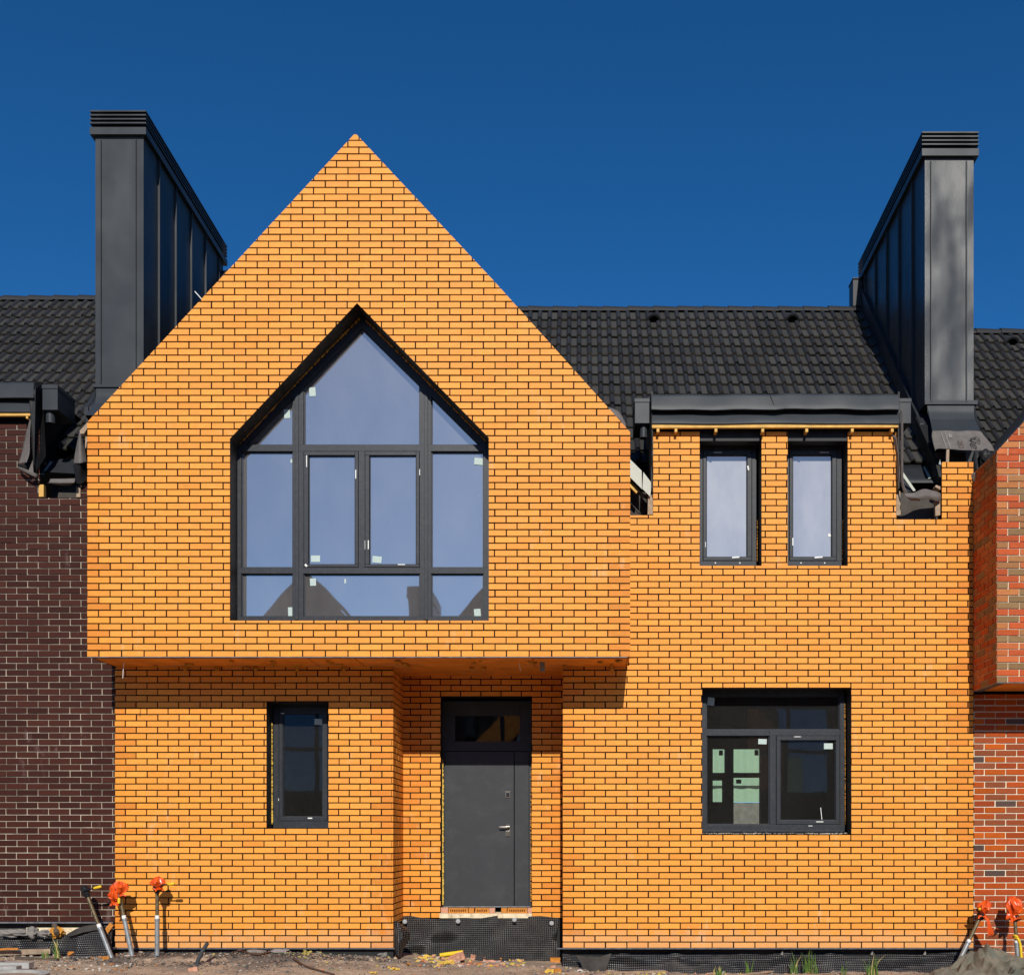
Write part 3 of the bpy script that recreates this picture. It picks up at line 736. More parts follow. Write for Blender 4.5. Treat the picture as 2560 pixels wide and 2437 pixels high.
# --- dormer windows
for i, (a, b_, pa, pb) in enumerate(((1749, 1891, 1766, 1868), (1969, 2104.5, 1982, 2080))):
    w_ = window(oh, 'window', yg, R4(a - 2, 1113, b_, 1415, yg), [], M['film_glass'],
                [(R4(pa - 9, 1124, pb + 12, 1402, yg), R4(pa, 1137, pb, 1392, yg))], [],
                [st(1830 if i == 0 else 2036, 1391.5, 1848 if i == 0 else 2056, 1395, -.008, 4, yg), st(1784 if i == 0 else 2049, 1131, 1804 if i == 0 else 2072, 1132.5, -.008, 0, yg)]
                + [st(x_, 1405.5, x_ + 3, 1408.5, 0, 0, yg) for x_ in ((1787, 1848) if i == 0 else (2001, 2060))]
                + ([st(1980.5, 1345, 1983, 1364, -.008, 0, yg), st(2071, 1333, 2078, 1340, .026, 20, yg)] if i else [st(1868.5, 1165, 1872, 1176, -.008, 10, yg), st(1763, 1355, 1764.5, 1368, -.008, 0, yg)]))
    w_['label'] = ('upper window left of the slim brick pier', 'upper window right of the slim brick pier')[i]
    foam_line(oh, [(a + 8, 1109), (b_ - 6, 1109)], .2, .010, 'foam', 20 + i, w_)
    foam_line(oh, [(b_ + 3, 1300), (b_ + 2, 1405)], yg - .02, .010, 'foam', 24 + i, w_)
    mb = MB(); mb.prism(R4(a - 6, 1062, b_ + 8, 1108, .2), .2, .3); mb.build('lintel_board', M['dark_timber'], w_)
# --- soffit under the bay
mb = MB()
seg = [218, 420, 640, 762, 880, 1010, 1330, 1572]
for a, b_ in zip(seg[:-1], seg[1:]):
    mb.box((X(a, YB) + .004, YB + .03, zs + R.uniform(.0, .010)), (X(b_, YB) - .004, .0, zs + .05))
mb.box((xl1 + .003, .0, zs + .004), (xr0 + .05, YD, zs + .05))
so = mb.build('soffit', M['soffit'], oh)
mb = MB()
for a in (405, 480, 620, 700, 760, 850, 1010, 1200, 1340, 1420, 1500, 1540):
    x_ = X(a); n_ = 1 + R.randrange(4)
    for k in range(n_):
        mb.lump((x_ + R.uniform(-.06, .06), R.uniform(-.5, -.02), zs - .002), (R.uniform(.015, .05), R.uniform(.02, .09), R.uniform(.010, .03)), a + k, .6, 2, 2, smooth=True)
for a in (465, 545, 640, 745, 860, 1180, 1210, 1530):
    mb.lump((X(a), -.03, zs - .015), (.03, .03, .035), a, .5, 2, 2, smooth=True)
mb.build('foam_blob', M['foam'], so)
mb = MB(); mb.prism(R4(1350, 1640, 1362, 1678, -.35), -.36, -.33); mb.prism(R4(1352, 1640, 1372, 1650, -.34), -.30, -.28); mb.build('metal_bracket', M['galv'], so)
mb = MB(); mb.tube([P(310, 1655, -.6), P(308, 1675, -.6), P(307, 1695, -.59)], .004, 6); mb.build('loose_wire', M['white'], so)
mb = MB(); mb.tube([P(1297.5, 1656, -.4), P(1299.5, 1668, -.4), P(1302, 1677, -.4)], .004, 6); mb.build('loose_wire', M['white'], so)
mb = MB(); mb.box((bx0, YB + .002, zs - .007), (bx1 - .03, YB + .035, zs + .001)); mb.build('drip_edge', M['strip'], so)
mb = MB(); mb.tube([P(507, 752, YB + .3), P(497, 740, YB + .3), P(487, 729, YB + .3)], .006, 6); mb.build('loose_wire', M['white'], oh)
# --- starter strips along the wall foot
mb = MB()
mb.box((X(270), -.004, ZB0 - .016), (xl1 + .05, .05, ZB0 - .006)); mb.box((xr0 - .07, -.004, ZB0 - .016), (xr1, .05, ZB0 - .006))
mb.build('starter_strip', M['strip'], oh)
mb = MB()
mb.box((xl0, .06, -.6), (xl1 - .01, .3, ZB0 - .004)); mb.box((xr0, .12, -.6), (xr1, .3, ZB0 - .004))
mb.box((xl1 - .3, YD + .04, -.6), (xr0 + .3, YD + .3, zdb - .02))
mb.build('foundation', M['black_membrane'], oh)
# --- entrance door
yd = YD + .22
dr = MB()
dr.prism(R4(1108, 1756, 1327, 1877, yd), yd, yd + .06)
ring(dr, R4(1108, 1756, 1327, 1877, yd), [R4(1137, 1788, 1299, 1852.6, yd)], yd - .001, yd + .02) if False else None
dr = MB(); ring(dr, R4(1106, 1752, 1329, 1877, yd), [R4(1137, 1788, 1299, 1852.6, yd)], yd, yd + .07)
dr.prism(R4(1106, 1877, 1112, 2268, yd), yd - .004, yd + .07); dr.prism(R4(1322.5, 1877, 1329, 2268, yd), yd - .004, yd + .07)
door = dr.build('door', M['door'], oh, bevel=.003)
mb = MB(); mb.prism(R4(1112.3, 1878.6, 1284.8, 2264, yd), yd - .018, yd + .04); leaf = mb.build('door_leaf', M['door'], door, bevel=.003)
mb = MB(); mb.prism(R4(1286.6, 1878.6, 1322.3, 2264, yd), yd - .016, yd + .04); mb.build('side_panel', M['door'], door, bevel=.003)
mb = MB(); mb.prism(R4(1135, 1786, 1301, 1855, yd), yd + .03, yd + .045); mb.build('transom_glass', M['door_glass'] if 'door_glass' in M else M['mirror_glass'], door)
mb = MB(); mb.box((X(1109, yd), yd - .03, Z(2266.5, yd)), (X(1326, yd), yd + .07, Z(2264.2, yd))); mb.build('threshold', M['galv'], door)
def plate(x0, y0, x1, y1):
    mb = MB(); mb.prism(R4(x0, y0, x1, y1, yd), yd - .030, yd - .017)
    c = ((x0 + x1) / 2, (y0 + y1) / 2); p_ = P(c[0], c[1], yd - .032)
    mb.prism(R4(x0 + 2.2, y0 + 3, x1 - 2.2, y1 - 3, yd), yd - .033, yd - .030, 1)
    return mb
plate(1263.8, 1978, 1276, 1994.5).build('lock_plate', [M['chrome'], M['black']], door, bevel=.002)
plate(1263.8, 2074, 1276.4, 2090).build('lock_plate', [M['chrome'], M['chrome']], door, bevel=.002)
mb = MB(); mb.prism(R4(1265, 2059.5, 1275.5, 2071, yd), yd - .030, yd - .017); mb.tube([P(1271, 2066, yd - .02), P(1271, 2066, yd - .075)], .011, 10)
mb.tube([P(1273, 2065.5, yd - .075), P(1262, 2066.5, yd - .078), P(1248, 2066.5, yd - .075)], [.011, .0105, .009], 10); mb.build('handle', M['chrome'], door)
foam_line(oh, [(1106, 1900), (1106.5, 2080), (1107, 2262)], YD + .19, .020, 'yellow_foam', 31, door)
foam_line(oh, [(1328, 1920), (1327.5, 2080), (1327.5, 2255)], YD + .19, .009, 'foam', 32, door)
mb = MB(); mb.box((X(1099, YD), YD - .01, Z(2294, YD)), (X(1330, YD), YD + .3, Z(2282.5, YD))); mb.build('insulation_board', M['insulation'], oh)
# --- membrane under the entrance
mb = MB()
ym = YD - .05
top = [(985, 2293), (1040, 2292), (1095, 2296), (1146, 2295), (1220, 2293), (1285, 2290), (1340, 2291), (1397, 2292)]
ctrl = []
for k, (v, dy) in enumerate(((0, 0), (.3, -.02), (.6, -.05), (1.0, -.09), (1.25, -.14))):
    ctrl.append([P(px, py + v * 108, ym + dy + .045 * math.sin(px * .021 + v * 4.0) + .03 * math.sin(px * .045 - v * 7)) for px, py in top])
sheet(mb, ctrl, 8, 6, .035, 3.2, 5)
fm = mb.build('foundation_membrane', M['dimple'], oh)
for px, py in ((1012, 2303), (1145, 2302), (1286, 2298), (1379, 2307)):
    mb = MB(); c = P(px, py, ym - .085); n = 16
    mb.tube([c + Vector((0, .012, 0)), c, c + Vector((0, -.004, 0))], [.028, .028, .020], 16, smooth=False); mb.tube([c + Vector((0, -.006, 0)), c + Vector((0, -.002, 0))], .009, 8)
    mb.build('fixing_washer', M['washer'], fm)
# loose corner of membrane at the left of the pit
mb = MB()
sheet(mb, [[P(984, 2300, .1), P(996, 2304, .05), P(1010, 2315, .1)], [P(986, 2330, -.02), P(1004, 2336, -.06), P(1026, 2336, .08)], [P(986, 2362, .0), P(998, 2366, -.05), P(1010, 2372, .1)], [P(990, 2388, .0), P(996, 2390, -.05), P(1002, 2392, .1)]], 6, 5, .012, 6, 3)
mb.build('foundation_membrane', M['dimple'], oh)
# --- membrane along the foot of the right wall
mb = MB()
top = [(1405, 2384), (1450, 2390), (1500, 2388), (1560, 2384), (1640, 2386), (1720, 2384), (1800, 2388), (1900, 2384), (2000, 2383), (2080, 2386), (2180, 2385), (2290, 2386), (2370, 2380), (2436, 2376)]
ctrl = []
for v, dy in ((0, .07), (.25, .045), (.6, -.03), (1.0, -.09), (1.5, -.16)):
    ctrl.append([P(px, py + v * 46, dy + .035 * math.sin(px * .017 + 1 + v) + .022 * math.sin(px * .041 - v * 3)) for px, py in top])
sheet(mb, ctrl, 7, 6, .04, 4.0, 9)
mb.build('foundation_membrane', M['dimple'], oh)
mb = MB()   # folded-over dull flap
sheet(mb, [[P(1440, 2386, -.05), P(1480, 2392, -.10), P(1530, 2384, -.05)], [P(1452, 2406, -.12), P(1485, 2408, -.17), P(1520, 2404, -.12)], [P(1462, 2434, -.16), P(1490, 2432, -.22), P(1512, 2434, -.16)]], 6, 5, .02, 5, 8)
mb.build('membrane_flap', M['dull_membrane'], oh)
mb = MB()
for px in (1955, 2180, 2312):
    mb.prism(XZ([(px - 4, 2386), (px + 3, 2386), (px + 2, 2374)], .06), .055, .08)
mb.build('mortar_wedge', M['concrete'], oh)

# --- roof, party wall, chimney
rf, rz = house_roof(oh, -5.45, 4.36, 0.0, seed=3, skip=lambda x, t: .85 < x + .15 < 3.72 and t > 4.2)
roof_vent(rf, 1.12, rz, .55); roof_vent(rf, 3.22, rz, .55)
pw_ = parapet(oh, 4.335, 5.02, 0.0)
mb = MB(); mb.box((4.215, 3.9, Z(772, 4.0)), (4.39, 4.15, Z(706, 4.0))); mb.box((4.205, 3.88, Z(706, 4.0)), (4.40, 4.17, Z(703.5, 4.0))); mb.build('ridge_end', M['roof_metal'], pw_)
ch = tag_chimney(oh, 4.376, 4.995, .83, 4.0, Z(1010, .83), Z(333, .83), None, 'dented')
ych = .83
mb = MB()
mb.box((X(2311, ych), ych - .02, Z(1012, ych)), (X(2443, ych), ych + .3, Z(1002, ych)))
sheet(mb, [[P(2318, 1013, ych), P(2380, 1013, ych), P(2436, 1013, ych)], [P(2319, 1030, ych - .01), P(2380, 1030, ych - .01), P(2436, 1030, ych - .01)], [P(2325, 1048, ych - .06), P(2380, 1048, ych - .06), P(2437, 1048, ych - .06)]], 4, 4)
sheet(mb, [[P(2325, 1048, ych - .061), P(2437, 1048, ych - .061)], [P(2331, 1078, .45), P(2451, 1078, .45)]], 4, 3)
mb.add([P(2318, 1013, ych), P(2325, 1048, ych - .06), P(2331, 1078, .45), P(2331, 1078, .9), P(2318, 1013, ych + .1)], [(0, 1, 2, 3, 4)])
mb.add([P(2436, 1013, ych), P(2437, 1048, ych - .06), P(2451, 1078, .45), P(2451, 1078, .9), P(2436, 1013, ych + .1)], [(4, 3, 2, 1, 0)])
mb.build('chimney_skirt', M['metal'], ch)
# lower party-wall face beside the notch (dark, follows the slope to the eave)
mb = MB()
def zz(y): return rz - (RIDGE_Y - y) * 1.065
mb.add([(4.31, 1.0, zz(1.0) - .4), (4.31, 1.0, zz(1.0) + .40), (4.33, .3, zz(.3) + .38), (4.37, .12, zz(.12) + .12), (4.37, .06, zz(.06) - .2), (4.5, 1.0, zz(1.0) + .40), (4.5, .3, zz(.3) + .38), (4.5, .12, zz(.12) + .12), (4.5, .06, zz(.06) - .2)],
       [(0, 1, 2, 3, 4), (1, 5, 6, 2), (2, 6, 7, 3), (3, 7, 8, 4)])
mb.build('party_wall_flashing', M['black_membrane'], oh)
# printed underlay over the right pier
mb = MB()
sheet(mb, [[P(2331, 1077, .44), P(2370, 1077, .44), P(2410, 1078, .44), P(2452, 1078, .44)],
           [P(2330, 1090, .36), P(2372, 1096, .34), P(2414, 1096, .34), P(2466, 1096, .36)],
           [P(2334, 1112, .22), P(2376, 1116, .18), P(2420, 1117, .18), P(2480, 1112, .22)],
           [P(2340, 1131, .12), P(2350, 1121, .06), P(2415, 1125, .08), P(2487, 1128, .12)]], 8, 6, .010, 5, 4)
un = mb.build('underlay_sheet', M['membrane'], oh, solid=.004)
def lettering(txt, size, fr, name, parent, m_):
    """text as a mesh laid on the frame fr(u,v) -> world"""
    cu = bpy.data.curves.new(name, 'FONT'); cu.body = txt; cu.size = size; cu.resolution_u = 3
    to = bpy.data.objects.new(name, cu); C.objects.link(to)
    dg = bpy.context.evaluated_depsgraph_get(); me = bpy.data.meshes.new_from_object(to.evaluated_get(dg))
    vs = [fr(v.co.x, v.co.y) for v in me.vertices]; fs = [tuple(p.vertices) for p in me.polygons]
    bpy.data.objects.remove(to); bpy.data.curves.remove(cu); bpy.data.meshes.remove(me)
    mb = MB(); mb.add(vs, fs); return mb.build(name, m_, parent)
def un_pt(px, py):
    t = (py - 1078) / 48.0; return P(px, py, .44 - .375 * t ** 1.05 - .016)
# reading downward: text x -> picture down, text y -> picture right
lettering('Ver', 32, lambda u, v: un_pt(2421 + v * .95 + u * .18, 1091 + u * .62), 'printed_text', un, M['ink'])
lettering('mm', 14, lambda u, v: un_pt(2443 + v * .9 + u * .18, 1093 + u * .62), 'printed_text', un, M['ink'])
lettering('050', 20, lambda u, v: un_pt(2394 + v * .9 + u * .18, 1099 + u * .62), 'printed_text', un, M['dark_timber'])
mb = MB()
for c0 in (2352, 2362):
    for k in range(10):
        a, b_ = 1080 + k * 4.3, 1082 + k * 4.3
        mb.add([un_pt(c0 + (a - 1080) * .36, a), un_pt(c0 + 1 + (a - 1080) * .36, a), un_pt(c0 + 1 + (b_ - 1080) * .36, b_), un_pt(c0 + (b_ - 1080) * .36, b_)], [(0, 3, 2, 1)])
mb.build('printed_line', M['pale_ink'], un)
lettering('CE', 11, lambda u, v: un_pt(2371 + v * .9 + u * .18, 1085 + u * .62), 'printed_text', un, M['pale_ink'])
# cavity behind the underlay and the two notches: ring beam and wall plate
mb = MB()
mb.box((X(2358), .30, Z(1170)), (X(2436), .4, Z(1110))); mb.box((X(2236), .14, Z(1305)), (X(2358), .3, Z(1222)))
mb.box((X(1560), .24, Z(1300)), (X(1640), .4, Z(1215)))
mb.build('ring_beam', M['dark_concrete'], oh)
mb = MB()
mb.prism(XZ([(2364, 1157), (2371, 1157), (2372, 1125), (2365, 1125)], .08), .06, .10)
mb.prism(XZ([(2338, 1290), (2350, 1288), (2350, 1250), (2337, 1250)], .0), -.01, .05)
mb.prism(XZ([(2240, 1289), (2251, 1287), (2250, 1228), (2241, 1228)], .0), -.01, .05)
mb.prism(XZ([(1619, 1287), (1632, 1286), (1632, 1236), (1620, 1236)], .0), -.01, .05)
mb.prism(XZ([(2336, 1219), (2349, 1226), (2349, 1218), (2338, 1214)], -.02), -.05, .05)
mb.build('stud', M['old_timber'], oh)

# --- dormer fascia
fy = -.10
def fascia(house, x0, x1, oy, tilt=0.0, wave=1.0, jx=None):
    """folded metal fascia, timber batten under it; pixel columns x0..x1 and row offset oy"""
    mb = MB()
    xs = [x0 + (x1 - x0) * k / 24 for k in range(25)]
    rows = []
    for (py, yy) in ((985, fy + .06), (986, fy + .0), (990, fy - .012), (1010, fy - .025), (1022, fy - .052), (1024.5, fy - .050), (1024, fy + .05)):
        rows.append([P(px, py + oy + wave * (1.2 * math.sin((px - x0) * .012) + 1.0 * math.sin((px - x0) * .05) + (2.2 * math.exp(-((px - 1932) / 8.0) ** 2) if jx else 0)), yy + (.003 * math.sin(px * .03 + py * .1)) - (.012 * math.exp(-((px - 1932) / 10.0) ** 2) if jx else 0)) for px in xs])
    mb.grid(rows, 0)
    rows = []
    for (py, yy) in ((1024, fy + .045), (1034, fy + .038), (1035.5, fy + .012), (1056, fy - .002), (1059.5, fy - .012), (1060, fy + .04)):
        rows.append([P(px, py + oy + wave * .7 * math.sin((px - x0) * .014), yy + (.003 * math.sin(px * .025 + py))) for px in xs])
    mb.grid(rows, 0)
    # top sheet running back to the roof
    mb.add([P(x0, 985.3 + oy, fy + .05), P(x1, 985.3 + oy, fy + .05), P(x1, 985 + oy, fy + .05) + Vector((0, 1.9, .06)), P(x0, 985 + oy, fy + .05) + Vector((0, 1.9, .06))], [(0, 1, 2, 3)])
    mb.prism(XZ([(x0, 1026 + oy), (x1, 1026 + oy), (x1, 984 + oy), (x0, 984 + oy)], fy), fy + .06, fy + .2)
    f_ = mb.build('dormer_fascia', M['metal'], house)
    t_ = MB(); t_.prism(XZ([(x0 + 1, 1069.5 + oy), (x1 - 1, 1068 + oy), (x1 - 1, 1059 + oy), (x0 + 1, 1059 + oy)], fy), fy + .002, fy + .045)
    t_.build('batten', M['timber'], f_, bevel=.003)
    return f_
fs = fascia(oh, 1629, 2247, 0, jx=1)
mb = MB(); mb.add([P(1927, 988, fy - .035), P(1938, 1020, fy - .042), P(1936, 1022, fy - .01), P(1925, 990, fy - .01)], [(0, 1, 2, 3)]); mb.build('fascia_joint', M['roof_metal'], fs, solid=.004)
mb = MB()
for px in (1645, 1690, 1790, 1907, 2017, 2131, 2231):
    mb.prism(R4(px - 3.3, 1071, px + 3.3, 1079.5, -.092), -.092, .02)
mb.build('rafter_end', M['timber'], fs)
mb = MB(); mb.box((X(1632), .03, Z(1100)), (X(2243), .19, Z(1064))); mb.build('eaves_gap_shade', M['black_membrane'], fs)  # black fill: the shade of the open gap is put into its colour
# dormer flat-roof upstand that meets the tiles and cheeks
mb = MB()
for xa in (X(1629), X(2243)):
    mb.add([(xa, fy + .03, Z(985)), (xa, fy + .03, Z(1225)), (xa, .12, Z(1262)), (xa, 2.0, Z(985) + .1)], [(0, 1, 2, 3)])
mb.build('dormer_cheek', M['black_membrane'], oh, solid=.02)
def gutter_box(house, x0, y0, x1, y1, yy, L, pipe):
    mb = MB(); a, b_ = P(x0, y1, yy), P(x1, y0, yy)
    mb.box((a.x, yy, a.z), (b_.x, yy + L, b_.z - .045)); mb.box((a.x - .005, yy - .008, b_.z - .047), (b_.x + .005, yy + L, b_.z))
    g = mb.build('gutter_box', M['metal'], house, bevel=.003)
    if pipe is None: return g
    px0, px1, py1 = pipe
    c = P((px0 + px1) / 2, py1, yy + .09); r_ = (px1 - px0) / 2 * K(yy)
    mb = MB(); n = 20
    mb.tube([c + Vector((0, 0, (y1 and (P(0, y1, yy).z - c.z)) + .01)), c], r_, 20, caps=False); mb.tube([c, c + Vector((0, 0, .05))], r_ * .9, 20, 0, caps=False)
    mb.build('downpipe', M['metal'], g)
    return g
gutter_box(oh, 1587, 996, 1623.5, 1058, -.06, .5, (1599.5, 1618, 1095))
gutter_box(oh, 2243, 996, 2277.5, 1058, .02, .5, None)
# flashing strip and membrane at the left notch
mb = MB()
sheet(mb, [[P(1625, 988, -.02), P(1629, 990, -.10)], [P(1623, 1070, -.02), P(1630, 1080, -.12)], [P(1622, 1160, -.02), P(1632, 1160, -.10)], [P(1624, 1225, .0), P(1633, 1236, -.06)]], 3, 8, .006, 6, 1)
mb.build('cheek_flashing', M['black_membrane'], oh, solid=.004)
mb = MB()
mb.prism(XZ([(1570, 1143), (1604, 1177), (1605, 1223), (1570, 1188)], -.04), -.045, -.04)
mb.prism(XZ([(1608, 1180), (1630, 1209), (1625, 1241), (1606, 1222)], -.05), -.055, -.05)
mb.build('eaves_plate', M['pale_metal'], oh)
mb = MB()
mb.prism(XZ([(1570, 1203), (1594, 1229), (1591, 1233), (1570, 1212)], -.02), -.02, .04)
mb.build('wall_plate', M['timber'], oh)
mb = MB(); sheet(mb, [[P(1574, 1196, .02), P(1600, 1226, -.03), P(1627, 1241, .02)], [P(1574, 1204, .05), P(1600, 1240, .02), P(1626, 1250, .05)]], 8, 3, .006, 8, 2); mb.build('underlay_sheet', M['black_membrane'], oh)
mb = MB()
for k in range(14): mb.lump(P(1629 + R.uniform(-1, 3), 1105 + k * 9.5, -.01), (.012, .01, R.uniform(.012, .03)), k, .5, 2, 1)
mb.build('mortar_smear', M['concrete'], oh)
# right notch: eaves plate, pale strips, hanging underlay
mb = MB(); sheet(mb, [[P(2250, 1160, .74), P(2310, 1160, .74), P(2346, 1160, .74)], [P(2250, 1207, .36), P(2310, 1207, .36), P(2347, 1207, .36)]], 4, 3)
mb.add([P(2256, 1170, .5), P(2287, 1228, .28), P(2264, 1231, .28), P(2250, 1205, .4)], [(0, 1, 2, 3)])
mb.build('eaves_plate', M['roof_metal'], oh, solid=.004)
mb = MB(); mb.prism(XZ([(2258, 1181), (2289, 1226), (2283, 1228), (2256, 1190)], .26), .255, .26)
mb.add([P(2306, 1165, .70), P(2312, 1164, .70), P(2328, 1194, .42), P(2322, 1197, .40)], [(0, 3, 2, 1)]); mb.build('pale_strip', M['pale_metal'], oh)
mb = MB()
sheet(mb, [[P(2251, 1024, -.11), P(2257, 1022, -.14)], [P(2252, 1100, -.12), P(2258, 1100, -.15)], [P(2252, 1180, -.12), P(2258, 1180, -.15)], [P(2256, 1222, -.13), P(2261, 1215, -.16)], [P(2272, 1247, -.14), P(2276, 1240, -.17)], [P(2300, 1252, -.13), P(2300, 1249, -.16)]], 4, 8)
mb.build('hanging_underlay', M['membrane'], oh, solid=.004)
mb = MB()
sheet(mb, [[P(2262, 1233, -.16), P(2285, 1231, -.15), P(2312, 1222, -.12), P(2336, 1226, -.08), P(2352, 1232, -.04)],
           [P(2266, 1240, -.19), P(2290, 1240, -.2), P(2315, 1234, -.17), P(2338, 1240, -.12), P(2352, 1242, -.06)],
           [P(2278, 1251, -.15), P(2300, 1249, -.17), P(2320, 1246, -.14), P(2340, 1254, -.08), P(2350, 1254, -.03)]], 6, 5, .014, 6, 3)
mb.build('hanging_underlay', M['membrane'], oh, solid=.004)
mb = MB(); sheet(mb, [[P(2231, 1087, -.04), P(2240, 1090, -.10)], [P(2241, 1150, -.04), P(2248, 1160, -.10)], [P(2242, 1205, -.03), P(2250, 1210, -.08)], [P(2242, 1226, -.02), P(2252, 1212, -.06)]], 4, 6, .006, 8, 2)
mb.build('hanging_underlay', M['membrane'], oh, solid=.004)
# torn scraps by the red house corner
mb = MB()
mb.add([P(2427, 1190, -.05), P(2434, 1180, -.1), P(2450, 1226, -.05)], [(0, 1, 2)]); mb.add([P(2433, 1183, -.06), P(2453, 1172, -.12), P(2449, 1195, -.1)], [(0, 1, 2)]); mb.add([P(2347, 1160, .0), P(2350, 1148, .0), P(2353, 1162, .0)], [(0, 1, 2)])
mb.build('torn_film', M['galv'], oh, solid=.002)
mb = MB(); mb.lump(P(2464, 1140, .0), (.06, .05, .07), 2, .6, 2, 2, ridged=True); mb.lump(P(2440, 1160, .12), (.04, .05, .14), 5, .6, 2, 2, ridged=True); mb.build('torn_membrane', M['black_membrane'], oh)
# dark kerb on the bay verge
mb = MB(); sheet(mb, [[P(1521, 1018, YB + .3), P(1548, 1030, YB + .3), P(1566, 1062, YB + .3)], [P(1521, 1030, YB + .25), P(1546, 1046, YB + .25), P(1564, 1072, YB + .25)]], 6, 3); mb.build('verge_flashing', M['membrane'], oh, solid=.004)

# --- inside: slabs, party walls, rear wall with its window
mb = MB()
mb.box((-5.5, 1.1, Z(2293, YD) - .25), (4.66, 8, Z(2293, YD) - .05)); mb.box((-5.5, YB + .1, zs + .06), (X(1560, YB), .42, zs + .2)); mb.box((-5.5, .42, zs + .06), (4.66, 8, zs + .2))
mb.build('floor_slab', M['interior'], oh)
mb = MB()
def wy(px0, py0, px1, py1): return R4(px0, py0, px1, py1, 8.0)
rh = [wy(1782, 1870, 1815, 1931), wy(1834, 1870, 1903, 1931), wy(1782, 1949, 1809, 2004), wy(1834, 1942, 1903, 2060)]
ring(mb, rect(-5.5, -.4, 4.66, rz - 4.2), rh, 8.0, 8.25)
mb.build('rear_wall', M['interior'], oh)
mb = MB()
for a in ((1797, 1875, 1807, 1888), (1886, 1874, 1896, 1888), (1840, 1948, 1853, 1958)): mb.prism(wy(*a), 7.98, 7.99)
mb.build('sticker', M['interior'], oh)  # backlit silhouettes: the shade on the stickers is put into the colour
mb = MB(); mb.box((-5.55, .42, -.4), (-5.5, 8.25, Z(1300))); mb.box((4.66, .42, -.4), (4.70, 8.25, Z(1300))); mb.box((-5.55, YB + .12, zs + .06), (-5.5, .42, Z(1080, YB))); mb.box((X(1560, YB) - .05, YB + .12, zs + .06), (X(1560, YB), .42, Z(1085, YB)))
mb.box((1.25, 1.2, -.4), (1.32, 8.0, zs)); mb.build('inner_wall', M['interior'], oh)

# ================================================================== THE BROWN HOUSE (left)
bh = thing('brick_house', 'dark brown brick house with white mortar, cut by the left edge', 'house', (-8.5, 0, .1))
ZBR = Z(2303)
mb = MB()
xb0, xb1 = -12.0, X(286.5)
brickwork(mb, [rect(xb0, ZBR, xb1, Z(1060))], [R4(98, 900, 202, 1244, 0), R4(66, 900, 400, 1074, 0), R4(202, 900, 280, 1210, 0)], xb1 - PITCH * 30 - .155, ZBR, pal_brown, front(.004), joint=.0125, depth=.012)
bwall = mb.build('front_wall', [M['brown_brick'], M['pale_mortar']], bh)
mb = MB(); mb.box((xb0, -.004, ZBR - .020), (xb1 - .02, .05, ZBR - .003)); mb.build('starter_strip', M['strip'], bh)
mb = MB(); mb.box((xb0, .10, -.5), (xb1, .3, ZBR - .003)); mb.build('foundation', M['dark_concrete'], bh)
mb = MB(); mb.box((X(60), .05, Z(2352)), (X(240), .1, Z(2319))); mb.build('insulation_board', M['insulation'], bh)
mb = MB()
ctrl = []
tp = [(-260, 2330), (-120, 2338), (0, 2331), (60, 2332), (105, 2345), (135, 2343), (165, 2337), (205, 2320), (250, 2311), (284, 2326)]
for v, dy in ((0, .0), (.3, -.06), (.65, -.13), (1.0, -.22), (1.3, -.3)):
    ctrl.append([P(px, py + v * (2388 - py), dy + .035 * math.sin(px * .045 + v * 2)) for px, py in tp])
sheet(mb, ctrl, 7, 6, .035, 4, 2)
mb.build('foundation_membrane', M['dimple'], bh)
mb = MB(); sheet(mb, [[P(168, 2334, -.04), P(205, 2316, -.05), P(248, 2308, -.04)], [P(170, 2341, -.10), P(208, 2330, -.12), P(250, 2322, -.10)]], 8, 4, .01, 6, 3); mb.build('membrane_flap', M['dull_membrane'], bh)
mb = MB(); mb.lump(P(141, 2329, -.02), (.085, .05, .065), 4, .5, 3, 3); mb.build('foam_blob', M['foam'], bh)
mb = MB(); mb.tube([P(136, 2308, .05), P(142, 2333, -.09)], [.035, .03], 10); mb.build('drain_pipe', M['dark_timber'], bh)
brf, brz = house_roof(bh, -12.0, -5.7, .167, seed=8, skip=lambda x, t: x + .15 < -6.85 and t > 4.2)
parapet(bh, -6.30, -5.46, .205)
bch = tag_chimney(bh, X(238.6, .83), X(358.8, .83), .83, 4.0, Z(965, .83), Z(280, .83), None)
mb = MB()
mb.box((X(233, .83), .81, Z(969, .83)), (X(366, .83), 1.1, Z(961, .83)))
sheet(mb, [[P(240, 970, .83), P(300, 970, .83), P(360, 970, .83)], [P(239, 990, .825), P(300, 990, .825), P(360, 990, .825)], [P(236, 1008, .78), P(300, 1008, .78), P(360, 1008, .78)]], 4, 4)
sheet(mb, [[P(236, 1008, .779), P(360, 1008, .779)], [P(214, 1038, .4), P(360, 1038, .4)]], 4, 3)
mb.add([P(240, 970, .83), P(236, 1008, .78), P(214, 1038, .4), P(220, 1050, .9), P(240, 970, 1.2)], [(0, 1, 2, 3, 4)])
mb.build('chimney_skirt', M['metal'], bch)
bfs = fascia(bh, -300, 84, -29, wave=.3)
mb = MB(); mb.prism(R4(65, 1031, 70, 1046, -.092), -.092, .02); mb.build('rafter_end', M['timber'], bfs)
mb = MB(); mb.box((-11, .1, Z(1062)), (X(90), .3, Z(1030))); mb.box((-11, -.02, Z(1045)), (X(78), .3, Z(1034))); mb.build('eaves_gap_shade', M['black_membrane'], bfs)  # black boxes painting the shade in the gap under the fascia
mb = MB()
xa = X(104)
mb.add([P(84, 955, fy - .02), P(107, 958, .1), P(108, 1020, .1), P(114, 1140, .1), P(84, 1187, -.08), P(81, 1100, -.10), P(76, 1030, -.11), P(74, 1005, -.12), P(76, 985, -.12), P(88, 972, -.12)], [tuple(range(10))])
